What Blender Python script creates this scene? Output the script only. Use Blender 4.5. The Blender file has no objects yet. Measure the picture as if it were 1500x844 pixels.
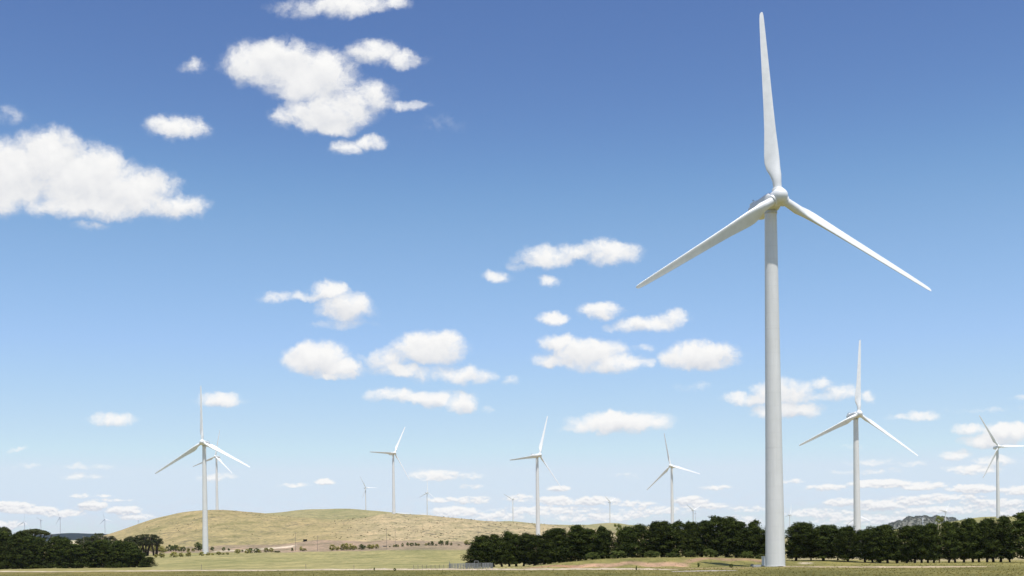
import bpy, math, random
import numpy as np
from mathutils import Matrix, Vector

R = math.radians
rng = np.random.default_rng(7)
random.seed(7)
scn = bpy.context.scene
COL = scn.collection

# ------------------------------------------------------------------ camera model (photo grid 1500 x 844)
F, PY, ROLL, PITCH, EYE = 1800.0, 813.6, R(0.75), R(0.05), 3.0
CR, SR, CP, SP = math.cos(ROLL), math.sin(ROLL), math.cos(PITCH), math.sin(PITCH)

def ray(px, py):
    """world direction per unit of depth (Y = 1) for a direction measured in the photograph"""
    xr, yr = (px - 750.0) / F, (PY - py) / F
    x, y = xr * CR + yr * SR, -xr * SR + yr * CR
    d = Vector((x, CP - y * SP, SP + y * CP))
    return d / d.y

def at(px, py, D):
    d = ray(px, py)
    return Vector((d.x * D, D, EYE + d.z * D))

def hz(px):
    return 813.6 - (px - 750.0) * 0.0131

# ------------------------------------------------------------------ terrain
XS = np.arange(-700, 2201, 4.0)
def row(pts, smooth=9):
    xs = [p[0] for p in pts]; ys = [p[1] for p in pts]
    v = np.interp(XS, xs, ys)
    k = np.hanning(smooth + 2)[1:-1]; k /= k.sum()
    pad = smooth // 2
    return np.convolve(np.pad(v, pad, mode='edge'), k, 'valid')[:len(XS)]
def flat(z):
    return np.full(len(XS), float(z))
HZ = hz(XS)
def yrow(d, pts, smooth=9):
    """heights of the land at distance d whose outline stands at the listed elevations"""
    return EYE + (HZ - row(pts, smooth)) * d / F
below = lambda k: [(x, hz(x) + k) for x in (-700, 2200)]
RINGS = [
    (1.0, flat(0)), (330.0, flat(0)),
    (560.0, row([(-700, .6), (200, .8), (300, 1.6), (650, 1.8), (900, .6), (1000, .0), (2200, 0)])),
    (900.0, yrow(900, [(-700, 812), (0, 812), (200, 810), (300, 809.6), (450, 807.5), (500, 806), (600, 803.8), (700, 803.5), (800, 805), (900, 809), (1000, 812), (1150, 813), (1300, 812), (2200, 812)])),
    (1080.0, yrow(1080, [(-700, 811), (0, 811), (130, 808), (250, 803), (330, 800.5), (430, 795), (480, 790), (560, 791.5), (700, 793), (800, 796), (900, 802), (1000, 808), (1150, 810), (1300, 806), (1400, 802), (2200, 800)])),
    (1350.0, yrow(1350, [(-700, 809), (0, 808), (120, 801), (170, 793), (220, 781), (300, 774), (400, 776), (450, 777), (500, 777), (560, 772), (640, 771), (760, 776), (850, 783), (950, 796), (1050, 806), (1150, 805), (1250, 792), (1300, 786), (1350, 779), (1400, 769), (1440, 760), (1463, 757.4), (1500, 756.6), (1700, 752), (2200, 750)])),
    (1720.0, yrow(1720, [(-700, 806), (0, 803), (120, 795.5), (150, 786), (175, 778), (200, 768.5), (235, 757), (265, 750.5), (300, 746.6), (320, 745.6), (350, 746.8), (380, 749), (410, 752.8), (440, 756.5), (500, 760.5), (540, 757), (570, 752.6), (600, 753), (640, 755), (680, 758.6), (720, 762.2), (760, 765.2), (800, 767.6), (830, 769.8), (870, 773), (920, 780), (1000, 795), (1100, 801), (1200, 797), (1250, 784), (1300, 777.5), (1350, 771.5), (1385, 767), (1410, 762), (1440, 759), (1463, 758), (1500, 757.4), (1700, 756), (2200, 756)], 7)),
    (2300.0, yrow(2300, [(-700, 808), (0, 805), (150, 797), (250, 765), (320, 757), (400, 764), (480, 769), (600, 768), (760, 778), (900, 788), (1100, 800), (1300, 790), (1450, 775), (2200, 772)])),
    (3950.0, yrow(3950, [(-700, 806), (0, 799), (150, 797), (250, 775), (330, 758), (380, 754.2), (410, 752.6), (440, 750), (470, 748.4), (500, 747.5), (530, 747.6), (560, 750), (600, 754.5), (650, 759), (700, 763.4), (751, 766), (800, 769), (850, 769.2), (892, 768.3), (930, 769.4), (960, 772), (1000, 778), (1100, 787), (1300, 792), (1500, 792), (2200, 792)])),
    (5200.0, yrow(5200, [(-700, 790), (-100, 784), (60, 783), (80, 781.6), (100, 780.8), (120, 780.4), (150, 781), (180, 782), (230, 780), (300, 770), (500, 765), (800, 778), (1100, 795), (1500, 797), (2200, 797)])),
    (6100.0, yrow(6100, [(-700, 800), (0, 789), (90, 787), (200, 787), (400, 785), (800, 790), (1100, 795), (1300, 790), (1500, 792), (2200, 795)])),
    (7000.0, yrow(7000, [(-700, 792), (-100, 788), (60, 786), (150, 785), (180, 785), (300, 788), (800, 793), (1100, 795), (1240, 786), (1300, 777), (1350, 768), (1420, 772), (1500, 780), (2200, 790)])),
    (7500.0, yrow(7500, [(-700, 792), (60, 786), (150, 785), (300, 789), (800, 793), (1100, 794), (1240, 785), (1285, 777), (1303, 769.6), (1318, 763), (1335, 758.4), (1350, 755.6), (1370, 754.6), (1390, 757), (1410, 760.5), (1440, 765), (1500, 771), (2200, 785)], 5)),
    (9000.0, yrow(9000, [(-700, 797), (1100, 797), (1350, 788), (2200, 797)])),
    (13500.0, yrow(13500, [(-700, 803), (2200, 800)])),
]
LD = np.log(np.array([r[0] for r in RINGS]))
ZT = np.array([r[1] for r in RINGS])                       # rings x columns
_h = np.diff(LD)[:, None]; _s = np.diff(ZT, axis=0) / _h
SL = np.zeros_like(ZT)
_p = _s[1:] * _s[:-1] > 0
SL[1:-1] = np.where(_p, 2 * _s[1:] * _s[:-1] / np.where(_p, _s[1:] + _s[:-1], 1), 0)

def smooth01(t):
    t = np.clip(t, 0, 1); return t * t * (3 - 2 * t)
MXS = [-700, 780, 830, 880, 930, 1040, 1100, 1150, 1260, 1300, 1340, 2200]
MZS = [0, .15, 1.1, 1.9, 2.2, 2.0, 1.7, 1.1, .75, .35, 0, 0]
def px_of(X, Y):
    return 750 + F * X / Y + 5
PADS = []

def ground_z(X, Y, fine=True):
    X = np.asarray(X, float); Y = np.asarray(Y, float)
    r = np.hypot(X, Y) + 1e-6
    az = np.arctan2(X, Y)
    azc = np.clip(az, -R(34), R(34))
    d = np.maximum(r * np.cos(azc), 1.01)
    px = 750 + F * np.tan(azc) + 5
    l = np.log(np.minimum(d, 13400))
    i = np.clip(np.searchsorted(LD, l) - 1, 0, len(LD) - 2)
    h = LD[i + 1] - LD[i]; t = (l - LD[i]) / h
    c = np.clip((px - XS[0]) / 4.0, 0, len(XS) - 1.001); ci = c.astype(int); cf = c - ci
    def g(T, k): return T[k, ci] * (1 - cf) + T[k, ci + 1] * cf
    z = (g(ZT, i) * (2 * t**3 - 3 * t**2 + 1) + g(SL, i) * h * (t**3 - 2 * t**2 + t)
         + g(ZT, i + 1) * (-2 * t**3 + 3 * t**2) + g(SL, i + 1) * h * (t**3 - t**2))
    # low earth mound carrying the middle of the pine row
    m = np.interp(px, MXS, MZS)
    z = z + m * smooth01((d - 283) / 44) * (1 - smooth01((d - 380) / 170))
    # the left plantation stands on a slight rise
    z = z + .35 * smooth01((d - 400) / 50) * (1 - smooth01((px - 230) / 60)) * (1 - smooth01((d - 520) / 150))
    fade = 1 - .8 * smooth01((np.abs(az) - R(36)) / R(40))
    z = z * fade
    if fine:
        a = np.interp(d, [0, 250, 420, 900, 1100, 1700, 3000, 9000], [.04, .05, .1, .2, .8, .7, 1.6, 4.0])
        w = np.maximum(d, 500) / 1500.
        z = z + a * (np.sin(X * .045 / w + 1.3 * np.sin(Y * .021 / w)) * .5 + np.sin(Y * .03 / w + 2 * np.sin(X * .017 / w)) * .5
                     + .4 * np.sin(X * .13 / w + Y * .05 / w) * np.sin(Y * .07 / w + 1))
    z = z + smooth01((d - 6600) / 600) * smooth01((px - 1240) / 40) * (7 * np.sin(px * .21) * np.sin(px * .083 + 1) + 3 * np.sin(px * .47 + 2)) * (d < 9000)
    for (x0, y0, dz, s) in PADS:
        z = z + dz * np.exp(-((X - x0)**2 + (Y - y0)**2) / (s * s))
    return z

def gz(X, Y):
    return float(ground_z(X, Y))

def hit(px, py, d0, d1):
    """where the sight line meets the land between two distances"""
    ds = np.linspace(d0, d1, 260)
    d = ray(px, py)
    zr = EYE + d.z * ds
    zg = ground_z(d.x * ds, ds)
    k = np.nonzero(zg >= zr)[0]
    k = k[0] if len(k) else len(ds) - 1 if zg[-1] > zr[-1] - 3 else int(np.argmin(np.abs(zg - zr)))
    return Vector((d.x * ds[k], ds[k], float(zg[k])))

# ------------------------------------------------------------------ materials
def new_mat(name, rough=.8, spec=.3):
    m = bpy.data.materials.new(name); m.use_nodes = True
    nt = m.node_tree; b = nt.nodes['Principled BSDF']
    b.inputs['Roughness'].default_value = rough
    b.inputs['Specular IOR Level'].default_value = spec
    return m, nt, b

def noise(nt, scale, detail=4, rough=.6, vec=None, dist=0):
    n = nt.nodes.new('ShaderNodeTexNoise'); n.inputs['Scale'].default_value = scale
    n.inputs['Detail'].default_value = detail; n.inputs['Roughness'].default_value = rough
    n.inputs['Distortion'].default_value = dist
    if vec is not None: nt.links.new(vec, n.inputs['Vector'])
    return n.outputs['Fac']

def ramp(nt, fac, stops):
    r = nt.nodes.new('ShaderNodeValToRGB'); nt.links.new(fac, r.inputs['Fac'])
    e = r.color_ramp.elements
    while len(e) < len(stops): e.new(.5)
    for k, (p, c) in enumerate(stops):
        e[k].position = p; e[k].color = (*c, 1) if len(c) == 3 else c
    return r.outputs['Color']

def mixc(nt, fac, a, b, mode='MIX'):
    n = nt.nodes.new('ShaderNodeMix'); n.data_type = 'RGBA'; n.blend_type = mode
    for s, v in ((n.inputs['Factor'], fac), (n.inputs['A'], a), (n.inputs['B'], b)):
        if isinstance(v, (int, float)): s.default_value = v
        elif isinstance(v, tuple): s.default_value = (*v, 1)
        else: nt.links.new(v, s)
    return n.outputs['Result']

def bump(nt, b, h, strength=.3, dist=.1):
    n = nt.nodes.new('ShaderNodeBump'); n.inputs['Strength'].default_value = strength; n.inputs['Distance'].default_value = dist
    nt.links.new(h, n.inputs['Height']); nt.links.new(n.outputs['Normal'], b.inputs['Normal'])

def simple(name, a, b_, scale=3, rough=.8, spec=.3, coord='Object', bmp=0, bd=.02):
    m, nt, b = new_mat(name, rough, spec)
    tc = nt.nodes.new('ShaderNodeTexCoord')
    f = noise(nt, scale, 5, .6, tc.outputs[coord])
    nt.links.new(ramp(nt, f, [(.3, a), (.7, b_)]), b.inputs['Base Color'])
    if bmp: bump(nt, b, f, bmp, bd)
    return m

M = {}
# white turbine paint with faint weather streaks and can seams every few metres
def tower_mat():
    m, nt, b = new_mat('tower_paint', .42, .45)
    tc = nt.nodes.new('ShaderNodeTexCoord')
    mp = nt.nodes.new('ShaderNodeMapping'); mp.inputs['Scale'].default_value = (1, 1, .06)
    nt.links.new(tc.outputs['Object'], mp.inputs['Vector'])
    f = noise(nt, 1.6, 6, .65, mp.outputs['Vector'])
    c1 = ramp(nt, f, [(.3, (.67, .665, .64)), (.7, (.79, .78, .75))])
    g = noise(nt, .35, 3, .5, tc.outputs['Object'])
    c2 = mixc(nt, .35, c1, ramp(nt, g, [(.35, (.71, .70, .66)), (.65, (.79, .78, .76))]))
    sp = nt.nodes.new('ShaderNodeSeparateXYZ'); nt.links.new(tc.outputs['Object'], sp.inputs[0])
    def mt(op, a, v):
        n = nt.nodes.new('ShaderNodeMath'); n.operation = op; nt.links.new(a, n.inputs[0]); n.inputs[1].default_value = v; return n.outputs[0]
    fr = mt('FRACT', mt('DIVIDE', mt('ADD', sp.outputs['Z'], .06), 2.93), 0)
    seam = mt('LESS_THAN', fr, .045)
    c3 = mixc(nt, mt('MULTIPLY', seam, .10), c2, (.36, .36, .35))
    nt.links.new(c3, b.inputs['Base Color'])
    return m
M['tower'] = tower_mat()
M['blade'] = simple('blade_gelcoat', (.70, .705, .695), (.82, .825, .815), .45, .33, .5)
M['hub'] = simple('hub_gelcoat', (.72, .73, .72), (.79, .795, .785), 1.2, .38, .45)
M['seam'] = simple('flange_steel', (.5, .51, .5), (.6, .6, .59), 2, .5, .4)
M['dark'] = simple('dark_vent', (.05, .052, .055), (.09, .09, .09), 4, .6)
M['door'] = simple('door_paint', (.42, .45, .46), (.5, .52, .53), 3, .5)
M['galv'] = simple('galvanised_pipe', (.17, .175, .17), (.30, .30, .29), 6, .6, .3)
M['conc'] = simple('concrete', (.36, .35, .33), (.48, .46, .43), 4, .85, .2, bmp=.2)
M['kiosk'] = simple('kiosk_paint', (.62, .64, .62), (.7, .71, .7), 3, .5)
M['wood'] = simple('weathered_pole', (.16, .14, .12), (.26, .23, .2), 5, .85, .2)
M['bark'] = simple('pine_bark', (.035, .027, .02), (.075, .055, .04), 5, .9, .15, bmp=.4)
M['palebark'] = simple('gum_bark', (.36, .3, .23), (.55, .47, .38), 3, .8, .2)
M['rock'] = simple('pale_rock', (.4, .38, .34), (.6, .57, .52), 3, .9, .2, bmp=.3)
M['iron'] = simple('rusty_sheet', (.04, .035, .035), (.1, .09, .085), 3, .7)

def leaf(name, a, b_, c, trans=.25, scale=.8):
    m, nt, b = new_mat(name, .8, .08)
    tc = nt.nodes.new('ShaderNodeTexCoord')
    oi = nt.nodes.new('ShaderNodeObjectInfo')
    f = noise(nt, scale, 3, .6, tc.outputs['Object'])
    c1 = ramp(nt, f, [(.32, a), (.5, b_), (.7, c)])
    hs = nt.nodes.new('ShaderNodeHueSaturation')
    mr = nt.nodes.new('ShaderNodeMapRange'); nt.links.new(oi.outputs['Random'], mr.inputs['Value'])
    mr.inputs['To Min'].default_value = .78; mr.inputs['To Max'].default_value = 1.22
    nt.links.new(mr.outputs['Result'], hs.inputs['Value'])
    nt.links.new(c1, hs.inputs['Color'])
    nt.links.new(hs.outputs['Color'], b.inputs['Base Color'])
    tr = nt.nodes.new('ShaderNodeBsdfTranslucent'); nt.links.new(hs.outputs['Color'], tr.inputs['Color'])
    mx = nt.nodes.new('ShaderNodeMixShader'); mx.inputs['Fac'].default_value = trans
    nt.links.new(b.outputs['BSDF'], mx.inputs[1]); nt.links.new(tr.outputs['BSDF'], mx.inputs[2])
    nt.links.new(mx.outputs['Shader'], nt.nodes['Material Output'].inputs['Surface'])
    return m
M['pine'] = leaf('pine_needles', (.017, .027, .006), (.042, .058, .011), (.095, .112, .022))
M['cypress'] = leaf('cypress_needles', (.034, .042, .016), (.052, .062, .022), (.085, .09, .03))
M['gum'] = leaf('gum_leaves', (.16, .19, .04), (.23, .25, .055), (.30, .30, .08))
M['scrub'] = leaf('scrub_leaves', (.24, .24, .06), (.35, .33, .09), (.45, .40, .13))
M['greenbush'] = leaf('dark_bush_leaves', (.08, .105, .026), (.12, .15, .038), (.17, .20, .05))
M['olive'] = leaf('hill_tussock', (.10, .095, .045), (.14, .125, .06), (.18, .16, .08))
M['wood_far'] = leaf('far_woods', (.03, .035, .02), (.045, .05, .028), (.07, .07, .045), .1, .02)
M['grass'] = leaf('field_grass', (.17, .15, .04), (.22, .19, .055), (.27, .22, .08), .3, .05)

def ground_mat():
    m, nt, b = new_mat('ground', .95, .1)
    at_ = nt.nodes.new('ShaderNodeAttribute'); at_.attribute_name = 'cover'
    tc = nt.nodes.new('ShaderNodeTexCoord'); o = tc.outputs['Object']
    # three scales of mottling; distances differ, so the finest only matters close by
    def st(sx, sy, sc, det, ro):
        mp = nt.nodes.new('ShaderNodeMapping'); mp.inputs['Scale'].default_value = (sx, sy, 1)
        nt.links.new(o, mp.inputs['Vector']); return noise(nt, sc, det, ro, mp.outputs['Vector'])
    n1 = st(1, .35, .055, 6, .68)
    n2 = st(1, .25, .35, 5, .7)
    n3 = st(1, .3, .008, 5, .6)
    n4 = noise(nt, 3.0, 4, .7, o)
    v1 = ramp(nt, n1, [(.3, (.62, .68, .58)), (.5, (1, 1, 1)), (.68, (1.28, 1.22, 1.2))])
    v2 = ramp(nt, n2, [(.3, (.62, .66, .6)), (.5, (1, 1, 1)), (.7, (1.34, 1.26, 1.22))])
    v3 = ramp(nt, n3, [(.3, (.8, .86, .78)), (.5, (1, 1, 1)), (.7, (1.16, 1.1, 1.12))])
    v4 = ramp(nt, n4, [(.2, (.7, .72, .68)), (.5, (1, 1, 1)), (.8, (1.3, 1.28, 1.25))])
    c = at_.outputs['Color']
    for v in (v1, v2, v3, v4): c = mixc(nt, 1.0, c, v, 'MULTIPLY')
    # dark bare specks and tussocks on the hills
    at2 = nt.nodes.new('ShaderNodeAttribute'); at2.attribute_name = 'scrubby'
    s1 = st(1, .45, .12, 3, .75)
    s2 = st(1, .4, .02, 3, .6)
    r1 = ramp(nt, s1, [(.52, (0, 0, 0)), (.62, (1, 1, 1))])
    r2 = ramp(nt, s2, [(.42, (0, 0, 0)), (.6, (1, 1, 1))])
    k = mixc(nt, 1.0, mixc(nt, 1.0, r1, r2, 'MULTIPLY'), at2.outputs['Color'], 'MULTIPLY')
    c = mixc(nt, k, c, (.13, .115, .07))
    nt.links.new(c, b.inputs['Base Color'])
    bump(nt, b, n1, .5, 1.2)
    return m
M['ground'] = ground_mat()
M['track'] = simple('pale_gravel', (.34, .275, .19), (.52, .43, .315), .4, .95, .1, bmp=.3)
M['track3'] = simple('tan_gravel', (.33, .25, .16), (.46, .36, .24), .4, .95, .1)
M['track2'] = simple('grey_gravel', (.26, .22, .18), (.36, .31, .26), .4, .95, .1)

# ------------------------------------------------------------------ object helpers
def mesh_obj(name, V, Fc, mat, parent=None, smooth=False):
    me = bpy.data.meshes.new(name)
    if isinstance(V, np.ndarray): V = V.tolist()
    if isinstance(Fc, np.ndarray): Fc = Fc.tolist()
    me.from_pydata(V, [], Fc); me.materials.append(mat)
    if smooth: me.polygons.foreach_set('use_smooth', [True] * len(me.polygons))
    me.update()
    o = bpy.data.objects.new(name, me); COL.objects.link(o)
    if parent: o.parent = parent
    return o

def thing(name, label, cat, loc=(0, 0, 0), rz=0, group=None):
    o = bpy.data.objects.new(name, None); COL.objects.link(o)
    o.empty_display_size = 1; o.location = loc; o.rotation_euler = (0, 0, rz)
    return tag(o, label, cat, group)

def tag(o, label, cat, group=None):
    o['label'] = label; o['category'] = cat
    if group: o['group'] = group
    return o

def kind(o, k): o['kind'] = k; return o

class MB:
    def __init__(s): s.v = []; s.f = []
    def add(s, V, Fc):
        n = len(s.v); s.v += [tuple(v) for v in V]; s.f += [tuple(i + n for i in f) for f in Fc]
    def box(s, c, size, rz=0):
        x, y, z = [k / 2 for k in size]
        V = [Vector((i * x, j * y, k * z)) for i in (-1, 1) for j in (-1, 1) for k in (-1, 1)]
        q = Matrix.Rotation(rz, 3, 'Z')
        s.add([q @ v + Vector(c) for v in V], [(0, 1, 3, 2), (4, 6, 7, 5), (0, 4, 5, 1), (2, 3, 7, 6), (0, 2, 6, 4), (1, 5, 7, 3)])
    def tube(s, pts, rad, n=8, cap=True):
        pts = [Vector(p) for p in pts]
        if isinstance(rad, (int, float)): rad = [rad] * len(pts)
        V = []; Fc = []
        for k, p in enumerate(pts):
            d = (pts[min(k + 1, len(pts) - 1)] - pts[max(k - 1, 0)]).normalized()
            a = d.cross(Vector((0, 1, 0)) if abs(d.y) < .9 else Vector((1, 0, 0))).normalized(); b = d.cross(a)
            for j in range(n):
                t = 2 * math.pi * j / n; V.append(p + (a * math.cos(t) + b * math.sin(t)) * rad[k])
        for k in range(len(pts) - 1):
            for j in range(n):
                q = (j + 1) % n; Fc.append((k * n + j, k * n + q, (k + 1) * n + q, (k + 1) * n + j))
        if cap: Fc += [tuple(range(n - 1, -1, -1)), tuple((len(pts) - 1) * n + j for j in range(n))]
        s.add(V, Fc)
    def lathe(s, prof, n=24, axis='z'):
        V = []; Fc = []
        for (r, z) in prof:
            for j in range(n):
                t = 2 * math.pi * j / n
                V.append((r * math.cos(t), r * math.sin(t), z) if axis == 'z' else (r * math.cos(t), z, r * math.sin(t)))
        for k in range(len(prof) - 1):
            for j in range(n):
                q = (j + 1) % n; Fc.append((k * n + j, k * n + q, (k + 1) * n + q, (k + 1) * n + j))
        Fc += [tuple(range(n - 1, -1, -1)), tuple((len(prof) - 1) * n + j for j in range(n))]
        s.add(V, Fc)
    def build(s, name, mat, parent=None, smooth=False):
        return mesh_obj(name, s.v, s.f, mat, parent, smooth)

def auto_smooth(o, ang=40):
    o.data.polygons.foreach_set('use_smooth', [True] * len(o.data.polygons))
    o.data.set_sharp_from_angle(angle=R(ang))

# ------------------------------------------------------------------ wind turbines
TILT, CONE, OV = R(5.3), R(1.2), 3.4
def turbine_meshes():
    P = {}
    # tower: 4.3 m foot, 2.55 m head, plate seams as shallow grooves
    mb = MB(); prof = [(2.15, -3.0), (2.15, 0.0)]
    zt = 77.9; z = 2.9; 
    def rad(z): return 2.15 - .32 * min(z / 26, 1) - .52 * max(0, (z - 26) / (zt - 26)) ** 1.05
    while z < zt - 1:
        r = rad(z)
        prof += [(r, z)]
        z += 2.93
    prof.append((rad(zt), zt))
    mb.lathe(prof, 64); o = mb.build('tower', M['tower'], None); auto_smooth(o, 60); P['tower'] = o
    for i, zz in enumerate((26.2, 52.3)):
        mb = MB(); mb.lathe([(rad(zz) + .0, zz - .09), (rad(zz) + .012, zz - .085), (rad(zz) + .012, zz + .085), (rad(zz), zz + .09)], 64)
        o = mb.build('flange', M['tower'], None); auto_smooth(o, 50); P['flange%d' % i] = o
    mb = MB(); mb.lathe([(2.32, -1.2), (2.32, .1), (2.16, .16)], 64)
    o = mb.build('footing_ring', M['conc'], None); auto_smooth(o, 50); P['foot'] = o
    mb = MB(); mb.box((-.9, 2.02, 1.75), (.95, .3, 2.2), R(24)); P['door'] = mb.build('door', M['door'])
    mb = MB(); mb.box((-1.13, 2.7, .3), (1.3, 1.3, .6), R(24)); mb.box((-1.4, 3.5, .12), (1.3, .5, .24), R(24)); P['steps'] = mb.build('door_steps', M['galv'])
    # nacelle: rounded body with swept-up belly, built along +Y behind the tower, tilted with the shaft
    secs = [(-2.05, 1.35, 1.35, 1.35), (-1.6, 1.62, 1.66, 1.62), (-.9, 1.72, 1.75, 1.85), (.6, 1.78, 1.82, 1.95), (3, 1.78, 1.85, 1.9), (5.8, 1.72, 1.82, 1.6), (7.3, 1.6, 1.72, 1.1), (7.75, 1.35, 1.45, .8)]
    V = []; Fc = []; n = 32
    for (y, hw, up, dn) in secs:
        for j in range(n):
            t = 2 * math.pi * j / n; c, s_ = math.cos(t), math.sin(t); e = .42
            x = hw * math.copysign(abs(c) ** e, c); zz = math.copysign(abs(s_) ** e, s_) * (up if s_ > 0 else dn)
            V.append((x, y, zz))
    for k in range(len(secs) - 1):
        for j in range(n):
            q = (j + 1) % n; Fc.append((k * n + j, (k + 1) * n + j, (k + 1) * n + q, k * n + q))
    Fc += [tuple(range(n)), tuple((len(secs) - 1) * n + j for j in range(n - 1, -1, -1))]
    o = mesh_obj('nacelle', V, Fc, M['hub']); auto_smooth(o, 35); P['nacelle'] = o
    mb = MB(); mb.box((0, 6.1, 2.02), (2.4, 1.9, .5)); o = mb.build('roof_cowl', M['hub']); P['cowl'] = o
    mb = MB(); mb.tube([(0, 6.7, 1.9), (0, 6.7, 3.2)], .05, 6); mb.tube([(-.5, 6.7, 3.0), (.5, 6.7, 3.0)], .04, 6)
    mb.box((.5, 6.7, 3.12), (.16, .16, .2)); mb.box((-.5, 6.7, 3.12), (.1, .4, .14)); P['mast'] = mb.build('wind_sensor_mast', M['galv'])
    mb = MB(); mb.lathe([(1.3, 77.5), (1.42, 77.62), (1.42, 78.05), (1.3, 78.25)], 40); o = mb.build('yaw_ring', M['seam']); auto_smooth(o); P['yaw'] = o
    # hub: domed spinner, profile along -Y from the shaft, with three root collars
    mb = MB()
    pr = [(1.2, 1.55), (1.6, 1.42), (1.72, .95), (1.77, .2), (1.75, -.5), (1.66, -1.1), (1.46, -1.65), (1.14, -2.05), (.7, -2.33), (.28, -2.45), (.02, -2.47)]
    mb.lathe(pr, 40, 'y')
    o = mb.build('hub', M['hub']); auto_smooth(o, 40); P['hub'] = o
    mb = MB(); mb.lathe([(1.24, .8), (1.24, 1.78), (1.17, 1.93), (1.0, 1.98)], 32); o = mb.build('root_collar', M['hub']); auto_smooth(o, 40); P['collar'] = o
    # blade: span along Z, leading edge towards +X
    st = [(1.9, 1.85, 1.0, 16), (2.6, 1.85, 1.0, 16), (3.6, 1.95, .93, 16), (5.0, 2.45, .68, 15), (6.4, 3.0, .48, 13.5), (7.9, 3.28, .37, 12), (9.4, 3.22, .31, 10.5), (11.5, 2.95, .27, 8.8), (15, 2.5, .24, 6.5),
          (19, 2.2, .23, 4.6), (24, 1.92, .21, 3), (29, 1.66, .2, 1.8), (34, 1.4, .19, .8), (38, 1.15, .18, .2), (40, .98, .17, 0), (40.9, .8, .16, 0), (41.3, .55, .16, 0), (41.5, .2, .16, 0)]
    V = []; Fc = []; n = 28; pitch = 17.0
    for (z, c, th, tw) in st:
        blend = min(max((z - 2.6) / 4.5, 0), 1); blend = blend * blend * (3 - 2 * blend)
        cb = R(tw + pitch)
        off = .5 * (1 - blend) + .30 * blend                      # pitch axis as a fraction behind the leading edge
        for j in range(n):
            t = 2 * math.pi * j / n
            xc = .5 * (1 + math.cos(t))                             # 1 = trailing edge, 0 = leading edge
            yt = 5 * th * (.2969 * math.sqrt(max(xc, 0)) - .126 * xc - .3516 * xc**2 + .2843 * xc**3 - .1015 * xc**4)
            up = yt * 1.1 if t < math.pi else -yt * .8
            cam_ = .04 * math.sin(math.pi * xc)
            fx, fy = (off - xc) * c, (up + cam_) * c
            gx, gy = -.5 * math.cos(t) * c, .5 * math.sin(t) * c
            x, y = fx * blend + gx * (1 - blend), fy * blend + gy * (1 - blend)
            V.append((x * math.cos(cb) + y * math.sin(cb), -x * math.sin(cb) + y * math.cos(cb), z))
    for k in range(len(st) - 1):
        for j in range(n):
            q = (j + 1) % n; Fc.append((k * n + j, k * n + q, (k + 1) * n + q, (k + 1) * n + j))
    Fc += [tuple(range(n - 1, -1, -1)), tuple((len(st) - 1) * n + j for j in range(n))]
    o = mesh_obj('blade', V, Fc, M['blade']); auto_smooth(o, 50); P['blade'] = o
    bm_fix(o)
    for o in P.values(): bm_fix(o); COL.objects.unlink(o)
    return P

def bm_fix(o):
    import bmesh
    b = bmesh.new(); b.from_mesh(o.data); bmesh.ops.recalc_face_normals(b, faces=b.faces); b.to_mesh(o.data); b.free()

TP = turbine_meshes()
def part(src, parent, mat=None, name=None):
    c = src.copy(); COL.objects.link(c); c.name = name or src.name.split('.')[0]; c.parent = parent
    c.matrix_parent_inverse = Matrix()
    if mat is not None: c.matrix_basis = mat
    return c

def turbine(x, y, z, yaw, phase, label, group=None, full=True):
    t = thing('wind_turbine', label, 'wind turbine', (x, y, z), R(yaw), group)
    tw = part(TP['tower'], t)
    if full:
        part(TP['flange0'], tw); part(TP['flange1'], tw); part(TP['foot'], tw); part(TP['door'], tw); part(TP['yaw'], tw)
    axis = Vector((0, -math.cos(TILT), math.sin(TILT))); up = Vector((0, math.sin(TILT), math.cos(TILT)))
    hubc = Vector((0, 0, 80.0)) + axis * OV
    Rm = Matrix.Rotation(-TILT, 4, 'X')
    na = part(TP['nacelle'], t, Matrix.Translation((0, 0, 80.0)) @ Rm)
    if full: part(TP['cowl'], na); part(TP['mast'], na)
    hb = part(TP['hub'], t, Matrix.Translation(hubc) @ Rm)
    rx = Vector((1, 0, 0))
    for k in range(3):
        a = R(phase) + k * 2 * math.pi / 3
        d = (up * math.cos(a) + rx * math.sin(a)); tg = (rx * math.cos(a) - up * math.sin(a))
        Z = (d * math.cos(CONE) + axis * math.sin(CONE)).normalized(); Y = Z.cross(tg).normalized(); X = Y.cross(Z)
        m = Matrix((X, Y, Z)).transposed().to_4x4()
        part(TP['blade'], t, Matrix.Translation(hubc) @ m)
        if full: part(TP['collar'], hb, (Matrix.Translation(hubc) @ Rm).inverted() @ Matrix.Translation(hubc) @ m)
    return t

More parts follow.
